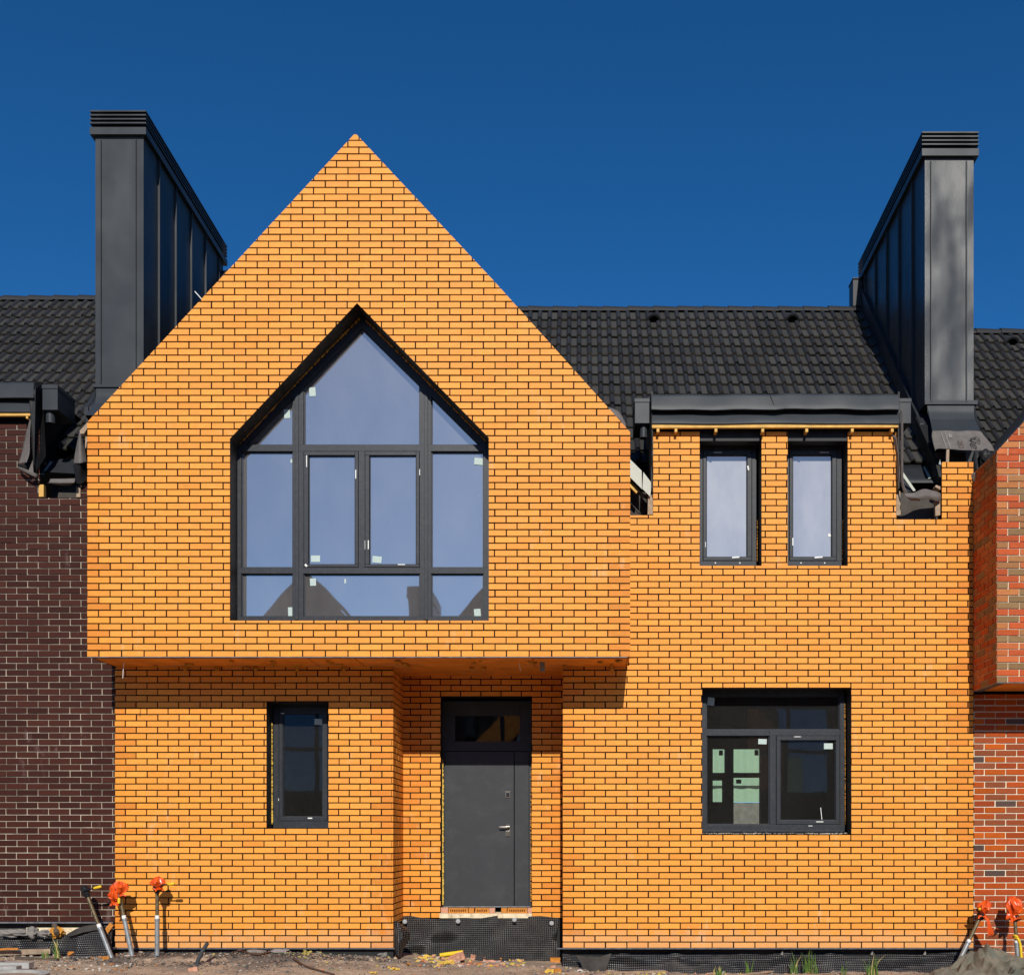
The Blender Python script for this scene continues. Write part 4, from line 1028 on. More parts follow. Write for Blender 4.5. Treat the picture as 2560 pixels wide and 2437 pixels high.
mb.build('dormer_cheek', M['black_membrane'], bh, solid=.01)
mb = MB(); mb.add([(-6.62, .1, Z(958)), (-6.62, .1, Z(1150)), (-6.62, .5, Z(1130)), (-6.62, 2.2, Z(958) + .1)], [(0, 1, 2, 3)]); mb.build('dormer_cheek', M['black_membrane'], bh, solid=.02)
gutter_box(bh, 106, 962, 144, 1024.5, -.05, .46, (115.5, 138, 1059))
mb = MB(); sheet(mb, [[P(76, 1040, -.03), P(78, 1046, -.10)], [P(66, 1080, -.05), P(74, 1090, -.14)], [P(52, 1140, -.06), P(74, 1130, -.18)], [P(44, 1160, -.07), P(66, 1156, -.2)]], 5, 6, .004, 7, 3); mb.build('hanging_underlay', M['membrane'], bh, solid=.004)
mb = MB(); sheet(mb, [[P(44, 1160, -.08), P(58, 1160, -.16), P(74, 1140, -.1)], [P(44, 1168, -.06), P(60, 1172, -.14), P(78, 1172, -.08)]], 5, 4); mb.build('hanging_underlay', M['black_membrane'], bh, solid=.004)
mb = MB(); sheet(mb, [[P(44, 1166, -.09), P(62, 1172, -.15), P(90, 1184, -.12), P(96, 1192, -.08)], [P(46, 1173, -.08), P(64, 1182, -.13), P(86, 1192, -.12), P(95, 1197, -.07)]], 6, 3); mb.build('hanging_underlay', M['membrane'], bh, solid=.004)
mb = MB(); mb.prism(XZ([(70, 1180), (84, 1186), (82, 1150)], -.13), -.132, -.128); mb.build('torn_membrane', M['membrane'], bh)
mb = MB(); mb.add([P(112, 1148, .55), P(188, 1148, .55), P(186, 1184, .25), P(120, 1180, .24), P(84, 1187, .24)], [(0, 4, 3, 2, 1)]); mb.build('eaves_plate', M['roof_metal'], bh, solid=.004)
mb = MB(); mb.add([P(126, 1153, .5), P(133, 1153, .5), P(109, 1187, .22), P(102, 1186, .22)], [(0, 3, 2, 1)]); mb.build('pale_strip', M['pale_metal'], bh)
mb = MB(); sheet(mb, [[P(197, 1085, -.05), P(200, 1083, -.1), P(205, 1090, -.05)], [P(190, 1120, -.08), P(200, 1120, -.16), P(212, 1120, -.06)], [P(183, 1160, -.1), P(200, 1158, -.2), P(218, 1157, -.1)]], 5, 6, .004, 6, 1); mb.build('hanging_underlay', M['membrane'], bh, solid=.004)
mb = MB(); sheet(mb, [[P(183, 1161, -.09), P(200, 1159, -.18), P(217, 1158, -.1)], [P(188, 1190, -.08), P(200, 1190, -.1), P(217, 1185, -.06)], [P(190, 1208, -.06), P(203, 1210, -.06), P(217, 1200, -.04)]], 5, 6); mb.build('hanging_underlay', M['black_membrane'], bh, solid=.004)
mb = MB(); sheet(mb, [[P(126, 1197, -.1), P(155, 1197, -.12), P(188, 1196, -.1)], [P(122, 1206, -.14), P(155, 1206, -.17), P(186, 1206, -.14)], [P(119, 1207, -.1), P(150, 1213, -.12), P(176, 1213, -.1)]], 6, 4); mb.build('hanging_underlay', M['membrane'], bh, solid=.004)
mb = MB(); mb.box((X(80), .5, Z(1270)), (X(240), .6, Z(1180))); mb.build('ring_beam', M['dark_concrete'], bh)
mb = MB(); mb.prism(R4(98, 1212, 110, 1242, -.0), -.01, .05); mb.build('stud', M['timber'], bh)
mb = MB(); mb.prism(R4(192, 1218, 202, 1243, -.0), -.01, .05); mb.prism(XZ([(213, 1080), (218, 1080), (218, 1120), (213, 1120)], -.1), -.1, -.05)
mb.prism(XZ([(199, 1077), (218, 1056), (222, 1064), (210, 1084), (200, 1084)], -.3), -.3, -.2); mb.build('stud', M['old_timber'], bh)
mb = MB(); mb.box((-12, .3, -.4), (-11.95, 8, 5)); mb.box((-12, 7.9, -.4), (-5.56, 8, 5)); mb.build('rear_wall', M['interior'], bh)

# ================================================================== THE RED HOUSE (right)
rh_ = thing('brick_house', 'mixed red and brown brick house with white mortar, cut by the right edge', 'house', (7.5, 0, -.1))
mb = MB()
xq0, xq1 = X(2435.5), 10.5
ZR0 = Z(2425)
brickwork(mb, [rect(xq0, ZR0 - .3, xq1, Z(1735))], [], xq0, ZR0, pal_red, front(.004), phase=0)
mb.build('front_wall', [M['red_brick'], M['white_mortar']], rh_)
zrb = Z(1705, YB); xrb = X(2492.5, YB)
q = XZ([(2492.5, 1705), (3800, 1705), (3800, 1080), (3160, 400), (2492.5, 1128)], YB)
mb = MB()
brickwork(mb, [q], [], xrb, zrb + .002, pal_redbay, front(YB), phase=1, joint=.012)
brickwork(mb, [rect(0, zrb, -YB - .006, Z(1128, YB))], [], 0, zrb + .002, pal_redbay, side_l(xrb), phase=0, joint=.012)
mb.build('bay_wall', [M['red_brick'], M['white_mortar']], rh_)
mb = MB(); mb.box((xrb + .03, YB + .03, zrb), (xq1, .0, zrb + .05)); mb.build('soffit', M['soffit'], rh_)
mb = MB(); mb.box((xrb - .002, YB + .0, zrb - .008), (xq1, YB + .04, zrb - .001)); mb.box((xrb + .002, YB + .04, zrb - .01), (xrb + .1, .0, zrb + .004)); mb.build('drip_edge', M['strip'], rh_)
q3 = [q[4], q[3], q[2]]
mb = MB()
for a, b_ in zip(q3[:-1], q3[1:]):
    mb.add([(a[0], YB + .012, a[1] - .01), (b_[0], YB + .012, b_[1] - .01), (b_[0], 5.2, b_[1] - .01), (a[0], 5.2, a[1] - .01)], [(0, 1, 2, 3)])
mb.build('bay_roof', M['roof_metal'], rh_)
mb = MB(); sheet(mb, [[P(2475, 1146, YB + .2), P(2505, 1108, YB + .2), P(2562, 1045, YB + .2)], [P(2477, 1152, YB + .15), P(2507, 1118, YB + .15), P(2564, 1056, YB + .15)]], 6, 3, .01, 5, 2); mb.build('verge_flashing', M['roof_metal'], rh_, solid=.004)
rrf, rrz = house_roof(rh_, 4.95, 10.4, -.345, seed=12)
roof_vent(rrf, 6.55, rrz, .55)
mb = MB(); mb.box((10.45, .3, -.6), (10.5, 8, 5)); mb.box((4.72, 7.9, -.6), (10.5, 8, 5)); mb.build('rear_wall', M['interior'], rh_)

# ================================================================== ACROSS THE STREET (seen in the panes)
def opposite(name, label, xc, mirror, hgt=0.0):
    yf = -21.3
    o = thing(name, label, 'house', (xc, yf, 0), 'houses across the street mirrored in the panes')
    s_ = -1 if mirror else 1
    mb = MB()
    gp = [(xc - 2.9, 2.5), (xc + 2.9, 2.5), (xc + 2.9, 6.2 + hgt), (xc, 9.45 + hgt), (xc - 2.9, 6.2 + hgt)]
    mb.prism(gp, yf - .2, yf)
    mb.box((xc - 2.7, yf - .9, 0), (xc + 2.7, yf - .7, 2.6)); mb.box((xc + s_ * 2.7, yf - .9, 0), (xc + s_ * 5.4, yf - .7, 6.3))
    mb.box((xc - 2.9, yf - 8, 0), (xc + 2.9, yf - .95, 5.6)); mb.box((xc + s_ * 2.9, yf - 8, 0), (xc + s_ * 5.4, yf - .95, 5.4))
    mb.build('wall', M['grey_brick'], o)
    mb = MB()
    mb.add([(xc - 2.93, yf + .03, 6.2 + hgt), (xc, yf + .03, 9.50 + hgt), (xc + 2.93, yf + .03, 6.2 + hgt), (xc - 2.93, yf - 5, 6.2 + hgt), (xc, yf - 5, 9.50 + hgt), (xc + 2.93, yf - 5, 6.2 + hgt)], [(0, 1, 4, 3), (1, 2, 5, 4)])
    a, b_ = xc - 2.9 * 1, xc + 2.9
    a, b_ = min(a, xc + s_ * 5.4), max(b_, xc + s_ * 5.4)
    mb.add([(a, yf - .9, 5.3), (b_, yf - .9, 5.3), (b_, yf - 4.7, 8.6), (a, yf - 4.7, 8.6), (b_, yf - 8.5, 5.3), (a, yf - 8.5, 5.3)], [(0, 1, 2, 3), (3, 2, 4, 5)], 0)
    mb.build('roof', M['matt_roof'], o)
    mb = MB(); xx = xc + s_ * 3.1
    mb.box((xx - .31, yf - 4.7, 5.6), (xx + .31, yf - 1.6, 9.35 + hgt)); mb.box((xx - .36, yf - 4.75, 9.1 + hgt), (xx + .36, yf - 1.55, 9.42 + hgt)); mb.build('chimney', M['metal'], o)
    for (x0, z0, x1, z1) in ((xc - 1.4, 2.9, xc + 1.4, 5.6), (xc - 1.9, .9, xc - .6, 2.2)):
        mb = MB(); mb.box((x0, yf + .0, z0), (x1, yf + .03, z1)); w_ = mb.build('window', M['frame'], o)
        mb = MB(); mb.box((x0 + .1, yf + .03, z0 + .1), (x1 - .1, yf + .035, z1 - .1)); mb.build('pane', M['door_glass'], w_)
        mb = MB(); xm = (x0 + x1) / 2; mb.box((xm - .07, yf + .03, z0), (xm + .07, yf + .05, z1)); mb.box((x0, yf + .03, (z0 + z1) / 2 - .06), (x1, yf + .048, (z0 + z1) / 2 + .06)); mb.build('glazing_bar', M['frame'], w_)
    return o
opposite('terraced_house', 'dark gabled house mirrored in the lower left panes of the arrow-shaped window', -8.2, False)
opposite('terraced_house', 'dark gabled house mirrored in the lower right pane of the arrow-shaped window', -2.55, False, -.05)
opposite('terraced_house', 'dark brick house mirrored in the wide window at ground level', 6.6, False, -.5)
# green fence behind, seen through the house
mf = thing('metal_fence', 'pale green corrugated sheet fence seen through the wide ground floor window', 'fence', (4, 33, 0))
mb = MB(); n = 160
vs = []
for i in range(n + 1):
    x = -6 + 24 * i / n; y = 33 - (.04 if (i // 2) % 2 else 0); vs += [(x, y, Z(2004, 33)), (x, y, 8.0)]
mb.add(vs, [(2 * i, 2 * i + 2, 2 * i + 3, 2 * i + 1) for i in range(n)])
mb.build('sheet_panel', M['green_sheet'], mf)
mb = MB(); mb.box((-6, 33.05, 0), (18, 33.4, Z(2006, 33))); mb.build('base_wall', M['concrete'], mf)
mb = MB(); mb.box((-6, 32.85, Z(1966, 33)), (18, 32.95, Z(1963.5, 33))); mb.build('rail', M['dark_concrete'], mf)

# ================================================================== GROUND
def lerp(a, b_, t): t = max(0, min(1, t)); return a + (b_ - a) * t
def gz(x, y):
    base = lerp(EYE - 1.405, EYE - 1.60, (x + 3.4) / 4.2)
    if -5.4 < x < -2.0 and y > -.5: base += .035
    if y < -.3: base = lerp(base, EYE - 1.50, (-.3 - y) / 1.6)
    base = lerp(base, EYE - 1.53, 1 - abs(x + 1.15) / 1.3) if y > -.35 else base
    if x < -5.6: base += .05 * lerp(0, 1, (-5.6 - x) / .8) * lerp(1, 0, abs(y + .5) / 1.0)
    fade = lerp(1, 0, (abs(y + 1) - 4) / 8)
    h = noise.noise(Vector((x * 1.1, y * 1.6, 1.3))) * .035 + noise.noise(Vector((x * 4, y * 5, 4.1))) * .014 + noise.noise(Vector((x * 13, y * 13, 2))) * .006
    return base + h * max(.15, fade)
def axis(lo, hi, step, far):
    a = [lo + i * step for i in range(int((hi - lo) / step) + 1)]
    s_ = step; x = a[-1]
    while x < far: s_ *= 1.5; x += s_; a.append(x)
    s_ = step; x = a[0]
    while x > -far: s_ *= 1.5; x -= s_; a.insert(0, x)
    return a
gx, gy = axis(-8.2, 7.0, .05, 1500), axis(-2.6, .9, .045, 1500)
mb = MB(); mb.grid([[(x, y, gz(x, y)) for x in gx] for y in gy], 0)
g = mb.build('ground', M['dirt']); tag(g, kind='structure')
mb = MB()
rr = random.Random(5)
for i in range(11000):
    x = rr.uniform(-8, 6.6); y = -abs(rr.gauss(0, .55)) + .0
    if rr.random() < .4: y = rr.uniform(-2.0, -.02)
    gritty = i > 5000
    if gritty: x, y = rr.triangular(-6.3, -1.3, -4.4), -abs(rr.gauss(.1, .42))
    if gritty and noise.noise(Vector((x * 1.6, y * 2.2, 7))) < -.12: continue
    z = gz(x, y); s_ = min(.035, rr.lognormvariate(-5.0 if gritty else -4.85, .45))
    black = gritty and rr.random() < .88
    c = rr.choice([(.025, .025, .028), (.035, .033, .032), (.05, .047, .045)]) if black else rr.choice([(.3, .22, .15), (.24, .17, .11), (.36, .28, .2), (.2, .18, .16), (.45, .40, .34), (.40, .15, .05), (.12, .1, .09)])
    k = rr.uniform(.7, 1.2); c = tuple(v * k for v in c)
    a = rr.random() * 6.28
    vs = []
    for p in ((1, 0, 0), (.2, .9, .1), (-.9, .3, 0), (-.3, -.9, .1), (.1, .1, .7), (0, 0, -.5)):
        j = [v + rr.uniform(-.25, .25) for v in p]
        vs.append((x + s_ * (j[0] * math.cos(a) - j[1] * math.sin(a)), y + s_ * (j[0] * math.sin(a) + j[1] * math.cos(a)), z + s_ * j[2] * .8 + s_ * .2))
    mb.add(vs, [(0, 1, 4), (1, 2, 4), (2, 3, 4), (3, 0, 4), (1, 0, 5), (2, 1, 5), (3, 2, 5), (0, 3, 5)], 0, c)
gr = mb.build('gravel', M['tinted']); tag(gr, kind='stuff')
gr['label'] = 'small stones and black grit strewn over the dirt'; gr['category'] = 'gravel'

def at(px, py, hint=-.4):
    """the point of the ground seen at a pixel"""
    y = hint
    for _ in range(12):
        x = (px - CX) * K(y); z = gz(x, y)
        y = CAMY + F * (EYE - z) / max(1.0, py - HY)
        y = max(-2.4, min(.6, y))
    x = (px - CX) * K(y); return Vector((x, y, gz(x, y)))

# ------------------------------------------------------------------ leaning pipe stubs
def stub(label, base, top, yb, yt, bag, lever, joint=.45, tail=None, tape=False):
    B = P(*base, yb); T = P(*top, yt)
    o = thing('pipe_stub', label, 'pipe', B, 'capped service pipes leaning by the walls')
    d = T - B
    J = B + d * joint
    mb = MB(); mb.tube([B - d * .08, J - d * .02], .027, 14); mb.tube([J - d * .03, J], [.031, .031], 14); mb.build('sleeve', M['galv'], o)
    mb = MB(); mb.tube([J, T], [.021, .021], 12); mb.build('pipe', M['rust_pipe'], o)
    mb = MB(); mb.tube([J + d * .0, J + d * .05], [.025, .025], 12); mb.build('collar', M['white'], o)
    side = Vector((1, 0, .0))
    mb = MB(); mb.tube([T - d * .10, T - d * .04, T + d * .02, T + d * .07], [.024, .048, .050, .030], 12)
    mb.tube([T + Vector((0, -.05, .01)), T + Vector((0, -.07, .01))], .022, 10); mb.build('valve', M['valve'], o)
    if lever:
        a, b_ = P(*lever[0], yt - .06), P(*lever[1], yt - .08)
        mb = MB(); mid = a.lerp(b_, .35); dv = (b_ - a).normalized(); up = Vector((0, 0, 1)); w = .010; 
        mb.tube([T + Vector((0, -.05, .0)), a, mid], .008, 8); mb.tube([mid, mid.lerp(b_, .1), b_.lerp(mid, .08), b_], [.010, .016, .017, .011], 10, 1); mb.build('lever', [M['valve'], M['yellow']], o)
    for k, (px, py, rx, rz, sd) in enumerate(bag):
        mb = MB(); c = P(px, py, yt - .03)
        rx_, rz_ = rx * K(yt) * .92, rz * K(yt); rb = random.Random(sd); na = 44
        prof = [(-.98, .10), (-.85, .50), (-.6, .82), (-.25, 1.0), (.1, .95), (.42, .74), (.62, .46), (.74, .34), (.90, .50), (1.12, .74)]
        ph = [rb.random() * 6.28 for _ in range(4)]; lean = rb.uniform(-.35, .35); rows = []
        for (tz, tr) in prof:
            row_ = []
            for i in range(na + 1):
                an = 2 * math.pi * i / na
                pl = .16 * math.sin(an * 5 + ph[0] + tz * 1.5) + .12 * math.sin(an * 8 + ph[1] - tz * 2.2) + .10 * math.sin(an * 2 + ph[2]) + .07 * math.sin(an * 13 + ph[3] + tz * 4)
                rr_ = tr * (1 + pl * min(1, tr * 1.6) * (1.3 if tz > .6 else 1))
                q = c + Vector((rr_ * rx_ * math.cos(an) - tz * lean * rx_, rr_ * .075 * math.sin(an), -tz * rz_ + (.12 * rz_ * math.sin(an * 3 + ph[1]) if tz > 1 else 0)))
                row_.append(q + noise.noise_vector(Vector((math.cos(an) * 2.2 + sd, math.sin(an) * 2.2, tz * 2.6 + sd))) * .022)
            row_[-1] = row_[0].copy(); rows.append(row_)
        mb.grid(rows, 0, smooth=False)
        mb.add(rows[0][:-1], [tuple(range(na))])
        if tail and k == 0:
            sheet(mb, [[P(x_ - w_, y_, yt - .05 - .03 * i), P(x_ + w_, y_ + 2, yt - .08 + .02 * i)] for i, (x_, y_, w_) in enumerate(tail)], 4, 5, .012, 9, sd)
        mb.build('bag', M['bag'], o)
    if tape:
        mb = MB(); pts = [P(2537, 2343, yt - .05), P(2545, 2346, yt - .07), P(2551, 2364, yt - .08), P(2554, 2395, yt - .1), P(2559, 2424, yt - .12)]
        mb.tube(smooth_line(pts, 6), .016, 8); mb.tube(smooth_line([P(2533, 2341, yt + .0), P(2537, 2338, yt - .06), P(2544, 2341, yt - .07)], 5), .014, 8); mb.build('strap', M['yellow'], o)
    return o
stub('bare leaning pipe with a black valve and a yellow lever, against the brown wall', (279, 2393), (213.5, 2226), -.36, -.26, [], ((224, 2222), (253, 2215)), .45)
stub('leaning pipe with a crumpled two-lobed orange bag, at the orange house corner', (329, 2381), (296, 2226), -.34, -.26, [(298, 2221, 21, 18, 3), (287, 2240, 15, 18, 7)], ((297, 2236), (297.5, 2258)), .55)
stub('upright pipe with a small orange bag and a yellow lever, alone before the orange wall', (393, 2382), (393, 2216), -.32, -.26, [(396, 2207, 17, 15, 11)], ((410, 2211), (436, 2208)), .52)
stub('leaning pipe with an orange bag and a long trailing orange ribbon at the right', (2398, 2402), (2452, 2288), -.36, -.27, [(2459, 2270, 16, 19, 15)], ((2440, 2272), (2457, 2271.5)), .42, [(2462, 2282, 4), (2470, 2300, 4.5), (2476, 2318, 5), (2478, 2334, 8), (2470, 2342, 3)])
stub('upright pipe with a big orange bag and a yellow strap, before the red wall', (2545, 2408), (2537, 2292), -.34, -.26, [(2534, 2268, 19, 27, 19)], None, .45, [(2524, 2282, 7), (2519, 2292, 5), (2517, 2297, 2)], True)

# ------------------------------------------------------------------ conduit, bricks, timber, slabs
o = thing('conduit_stub', 'slim grey plastic conduit sticking up from the dirt at a slant', 'pipe', P(493, 2414, -.75))
mb = MB(); mb.tube(smooth_line([P(491, 2420, -.75), P(495, 2400, -.75), (P(506, 2377, -.75)), P(519, 2356, -.75)], 4), .022, 12); mb.tube([P(518, 2357, -.752), P(519.2, 2355.8, -.752)], .016, 10, 1); mb.build('pipe', [M['conduit'], M['black']], o)
def brick_piece(name, label, px, py, size, rz, m_, tilt=(0, 0), group=None, rough=.012, y=None, cat='brick', lift=0.0):
    p_ = at(px, py) if y is None else P(px, py, y)
    mb = MB(); w, d, h = size; sd = hash((px, py)) % 97
    bm = bmesh.new(); bmesh.ops.create_cube(bm, size=1)
    bmesh.ops.subdivide_edges(bm, edges=bm.edges[:], cuts=3, use_grid_fill=True)
    vs = []
    for v in bm.verts:
        q = Vector((v.co.x * w, v.co.y * d, (v.co.z + .5) * h)); q += noise.noise_vector(q * 18 + Vector((px * .37, py * .21, 0))) * rough
        vs.append(q)
    bm.verts.index_update(); fs_ = [tuple(v.index for v in f.verts) for f in bm.faces]; bm.free()
    mb.add(vs, fs_)
    o = mb.build(name, M[m_], None, bevel=.003); o.location = p_ + Vector((0, 0, lift - .006)); o.rotation_euler = (tilt[0], tilt[1], rz)
    return tag(o, label, cat, group)
def flat_brick(name, label, corners, y, th, m_, cat='brick'):
    mb = MB(); mb.prism(XZ(corners, y), y - th, y); o = mb.build(name, M[m_], None, bevel=.004); return tag(o, label, cat)
flat_brick('brick', 'orange facing brick leaning at a slant in the corner of the brown and orange walls', [(246, 2346), (256, 2353), (286, 2312), (276, 2305)], -.03, .025, 'clay')
flat_brick('brick', 'orange facing brick lying flat at the left corner of the orange wall', [(219, 2367), (268, 2367), (268, 2352), (219, 2352)], -.03, .05, 'clay')
mb = MB(); mb.box((X(202), -.09, Z(2371)), (X(292), .05, Z(2366.5))); o = mb.build('metal_profile', M['strip']); tag(o, 'short metal rail end under the flat orange brick', 'metal strip')
brick_piece('brick_piece', 'small orange brick fragment on dirt at the foot of the leaning bare pipe', 263, 2397, (.07, .05, .035), .5, 'clay', (.1, .1))
brick_piece('brick_piece', 'flat orange brick chip lying left of the bare pipe foot', 222, 2399, (.06, .04, .018), .2, 'clay')
brick_piece('brick_piece', 'hollow orange brick stub before the brown house membrane', 178, 2386, (.07, .06, .05), .3, 'clay', (.0, .15))
brick_piece('brick_piece', 'pinkish brick piece below the slanted grey conduit', 484, 2427, (.10, .07, .05), .25, 'pink_clay', (.0, -.12))
brick_piece('brick_piece', 'large broken pink brick resting on rubble before the entrance membrane', 1144, 2403, (.17, .12, .09), -.5, 'pink_clay', (.25, -.30), lift=.02)
brick_piece('brick_piece', 'narrow upright terracotta shard right of the large pink brick', 1181, 2396, (.06, .05, .07), .2, 'pink_clay', (.1, .1))
brick_piece('brick_piece', 'triangular orange brick shard against the entrance membrane', 1213, 2393, (.08, .05, .045), .3, 'clay', (.0, .5))
brick_piece('brick_piece', 'round-backed orange brick end at the right of the rubble heap', 1247, 2396, (.08, .06, .055), -.2, 'clay', (.0, .2))
brick_piece('brick_piece', 'long flat pink brick sliver lying in front of the orange shards', 1230, 2403, (.22, .06, .025), -.15, 'pink_clay', (.0, .06))
brick_piece('brick_piece', 'whole reddish hollow brick beside the right end of the entrance membrane', 1388, 2402, (.12, .10, .055), .05, 'clay')
brick_piece('brick_piece', 'flat red chip in front of the large pink brick', 1205, 2409, (.12, .06, .02), .1, 'clay')
brick_piece('brick_piece', 'orange wedge-shaped brick chip near the yellow foam lump at the right of the pit', 1393, 2431, (.075, .06, .05), .4, 'clay', (.1, .1))
brick_piece('brick_piece', 'small pale brick chip among the rubble before the wall corner right of the pit', 1381, 2417, (.06, .04, .025), .4, 'pink_clay')
rr = random.Random(21)
mb = MB()
for i in range(260):
    px, py = rr.uniform(1040, 1310), rr.uniform(2388, 2416); p_ = at(px, py); s_ = rr.uniform(.008, .03)
    c = rr.choice([(.5, .22, .13), (.55, .27, .17), (.42, .14, .05), (.6, .42, .06), (.45, .36, .08), (.3, .28, .26), (.5, .4, .33)])
    mb.lump(p_ + Vector((0, 0, s_ * .4)), (s_, s_ * .8, s_ * .6), i, .7, 1.3, 1, 0, c)
for i in range(220):
    px, py = rr.uniform(500, 1000), rr.uniform(2380, 2430); p_ = at(px, py); s_ = rr.uniform(.006, .022)
    c = rr.choice([(.36, .30, .08), (.3, .28, .22), (.32, .28, .24), (.4, .3, .2), (.1, .1, .1), (.08, .08, .08), (.2, .17, .14)])
    mb.lump(p_ + Vector((0, 0, s_ * .4)), (s_, s_ * .8, s_ * .6), i + 200, .7, 1.3, 1, 0, c)
for i in range(260):
    px, py = rr.uniform(1330, 1900), rr.uniform(2418, 2440); p_ = at(px, py); s_ = rr.uniform(.006, .022)
    c = rr.choice([(.5, .38, .06), (.3, .28, .22), (.5, .26, .16), (.08, .08, .08), (.4, .34, .27)])
    mb.lump(p_ + Vector((0, 0, s_ * .4)), (s_, s_ * .8, s_ * .6), i + 400, .7, 1.3, 1, 0, c)
for i in range(240):
    px, py = rr.uniform(0, 330), rr.uniform(2385, 2430); p_ = at(px, py); s_ = rr.uniform(.006, .022)
    c = rr.choice([(.4, .17, .05), (.3, .26, .2), (.36, .28, .2), (.06, .06, .06), (.3, .27, .23), (.5, .47, .42)])
    mb.lump(p_ + Vector((0, 0, s_ * .4)), (s_, s_ * .8, s_ * .6), i + 700, .7, 1.3, 1, 0, c)
o = mb.build('rubble', M['tinted']); tag(o, 'crumbs of brick, foam and mortar scattered along the wall foot', 'rubble', kind='stuff')
# yellow foam
def foam_clump(label, px, py, n_, spread, r, m_='yellow_foam', strings=True):
    p_ = at(px, py); mb = MB(); rr = random.Random(px)
    for i in range(n_):
        c = p_ + Vector((rr.gauss(0, spread), rr.gauss(0, spread * .5), abs(rr.gauss(0, spread * .35)) + r * .5))
        mb.lump(c, (r * rr.uniform(.6, 1.6), r, r * rr.uniform(.5, 1.1)), i, .7, 2.0, 2)
        if strings:
            a = rr.random() * 6.28; l_ = r * 3
            mb.tube([c, c + Vector((math.cos(a) * l_, math.sin(a) * l_ * .5, rr.uniform(-.3, .6) * l_))], [r * .35, r * .15], 5)
    o = mb.build('foam_scrap', M[m_]); return tag(o, label, 'foam', 'scraps of hardened foam')
foam_clump('bright yellow foam scraps heaped just left of the large pink brick', 1117, 2410, 16, .045, .016)
foam_clump('orange-yellow foam clump against the membrane, left in the rubble row', 1063, 2395, 12, .03, .016)
foam_clump('olive foam clump at the foot of the orange wall left of the entrance', 768, 2386, 10, .03, .020, 'green_foam', False)
foam_clump('flat olive foam strip lying under the wall edge near the entrance corner', 858, 2384, 8, .05, .012, 'green_foam', False)
foam_clump('stringy yellow foam scrap on dirt below the entrance corner of the wall', 990, 2424, 12, .04, .012, 'yellow_foam')
foam_clump('pale foam crumbs at the bottom edge left of the entrance', 935, 2434, 8, .03, .010, 'yellow_foam')
foam_clump('rounded yellow foam lump on dirt right of the entrance pit', 1378, 2431, 6, .025, .022, 'yellow_foam', False)
foam_clump('small yellow foam bit on bare dirt in front of the rubble heap', 1092, 2417, 4, .015, .013, 'yellow_foam', False)
foam_clump('ochre foam nub left of the orange-yellow clump', 1020, 2409, 4, .012, .014, 'foam', False)
a, b_ = P(1100, 2387, .35), P(1158, 2379, .35)
mb = MB(); mb.tube([a, a.lerp(b_, .5), b_], [.026, .027, .026], 14); mb.tube([a + Vector((-.002, 0, 0)), a], .014, 10, 1); o = mb.build('foam_tube', [M['yellow'], M['black']]); tag(o, 'yellow pipe insulation tube lying on the rubble before the entrance', 'tube')
# hollow bricks under the door
def hollow(label, x0, x1, hollow_=True, m_='clay', y0=2269, y1=2282):
    yy = YD + .02
    o = thing('hollow_brick' if hollow_ else 'brick', label, 'brick', P((x0 + x1) / 2, y1, yy), 'bricks packed under the front door')
    mb = MB(); outer = R4(x0, y0, x1, y1, yy)
    if hollow_:
        n_ = int((x1 - x0 - 6) / 4.6); hs_ = [R4(x0 + 4 + k * 4.6, y0 + 3.4, x0 + 6.2 + k * 4.6, y1 - 3.2, yy) for k in range(n_)]
        ring(mb, outer, hs_, yy, yy + .1); b_ = mb.build('body', M[m_], o)
        m2 = MB(); m2.prism(R4(x0 + 2, y0 + 2, x1 - 2, y1 - 2, yy), yy + .07, yy + .09); m2.build('hole_shade', M['black'], o)  # added black plate paints the shade inside the holes
    else:
        mb.prism(outer, yy, yy + .1); mb.build('body', M[m_], o, bevel=.003)
    return o
hollow('leftmost hollow orange brick under the front door', 1121.5, 1170)
hollow('middle, shortest hollow orange brick under the front door', 1188, 1222.5)
hollow('rightmost hollow orange brick under the front door', 1269, 1318)
hollow('rough brown brick end at the left end of the row under the door', 1102, 1120, False, 'pink_clay', 2268)
hollow('plain orange brick end between the left and middle hollow bricks', 1171.5, 1185, False)
hollow('dusty pink brick end right of the middle hollow brick', 1223, 1237, False, 'pink_clay')
hollow('plain orange brick end left of the rightmost hollow brick, beside the dark gap', 1253, 1267, False)
hollow('dusty pink brick end at the right end of the row under the door', 1319, 1330, False, 'pink_clay')
# planks, slabs, manhole ring
def bar(name, label, cat, a, b_, w, h, m_, roll=0.0, rough=.004):
    a, b_ = Vector(a), Vector(b_); d = (b_ - a); L_ = d.length; d.normalize(); s_ = d.cross(Vector((0, 0, 1))).normalized(); u = s_.cross(d)
    mb = MB(); n_ = 10; rows = []
    prof = [(-w / 2, 0), (w / 2, 0), (w / 2, h), (-w / 2, h)]
    for i in range(n_ + 1):
        for (p_, q_) in prof:
            v = a + d * (L_ * i / n_) + s_ * p_ + u * q_
            rows.append(v + noise.noise_vector(v * 9) * rough)
    fs_ = [(i * 4 + k, i * 4 + (k + 1) % 4, (i + 1) * 4 + (k + 1) % 4, (i + 1) * 4 + k) for i in range(n_) for k in range(4)] + [(3, 2, 1, 0), (n_ * 4, n_ * 4 + 1, n_ * 4 + 2, n_ * 4 + 3)]
    mb.add(rows, fs_); o = mb.build(name, M[m_], None, bevel=.004); return tag(o, label, cat)
bar('plank', 'pale brown timber board lying along the foot of the brown wall', 'plank', at(-60, 2395) + Vector((0, 0, .03)), at(126, 2389) + Vector((0, 0, .03)), .12, .055, 'old_timber')
bar('plank', 'dark damp board lying in front of the pale board', 'plank', at(40, 2397), at(145, 2400), .09, .022, 'dark_timber')
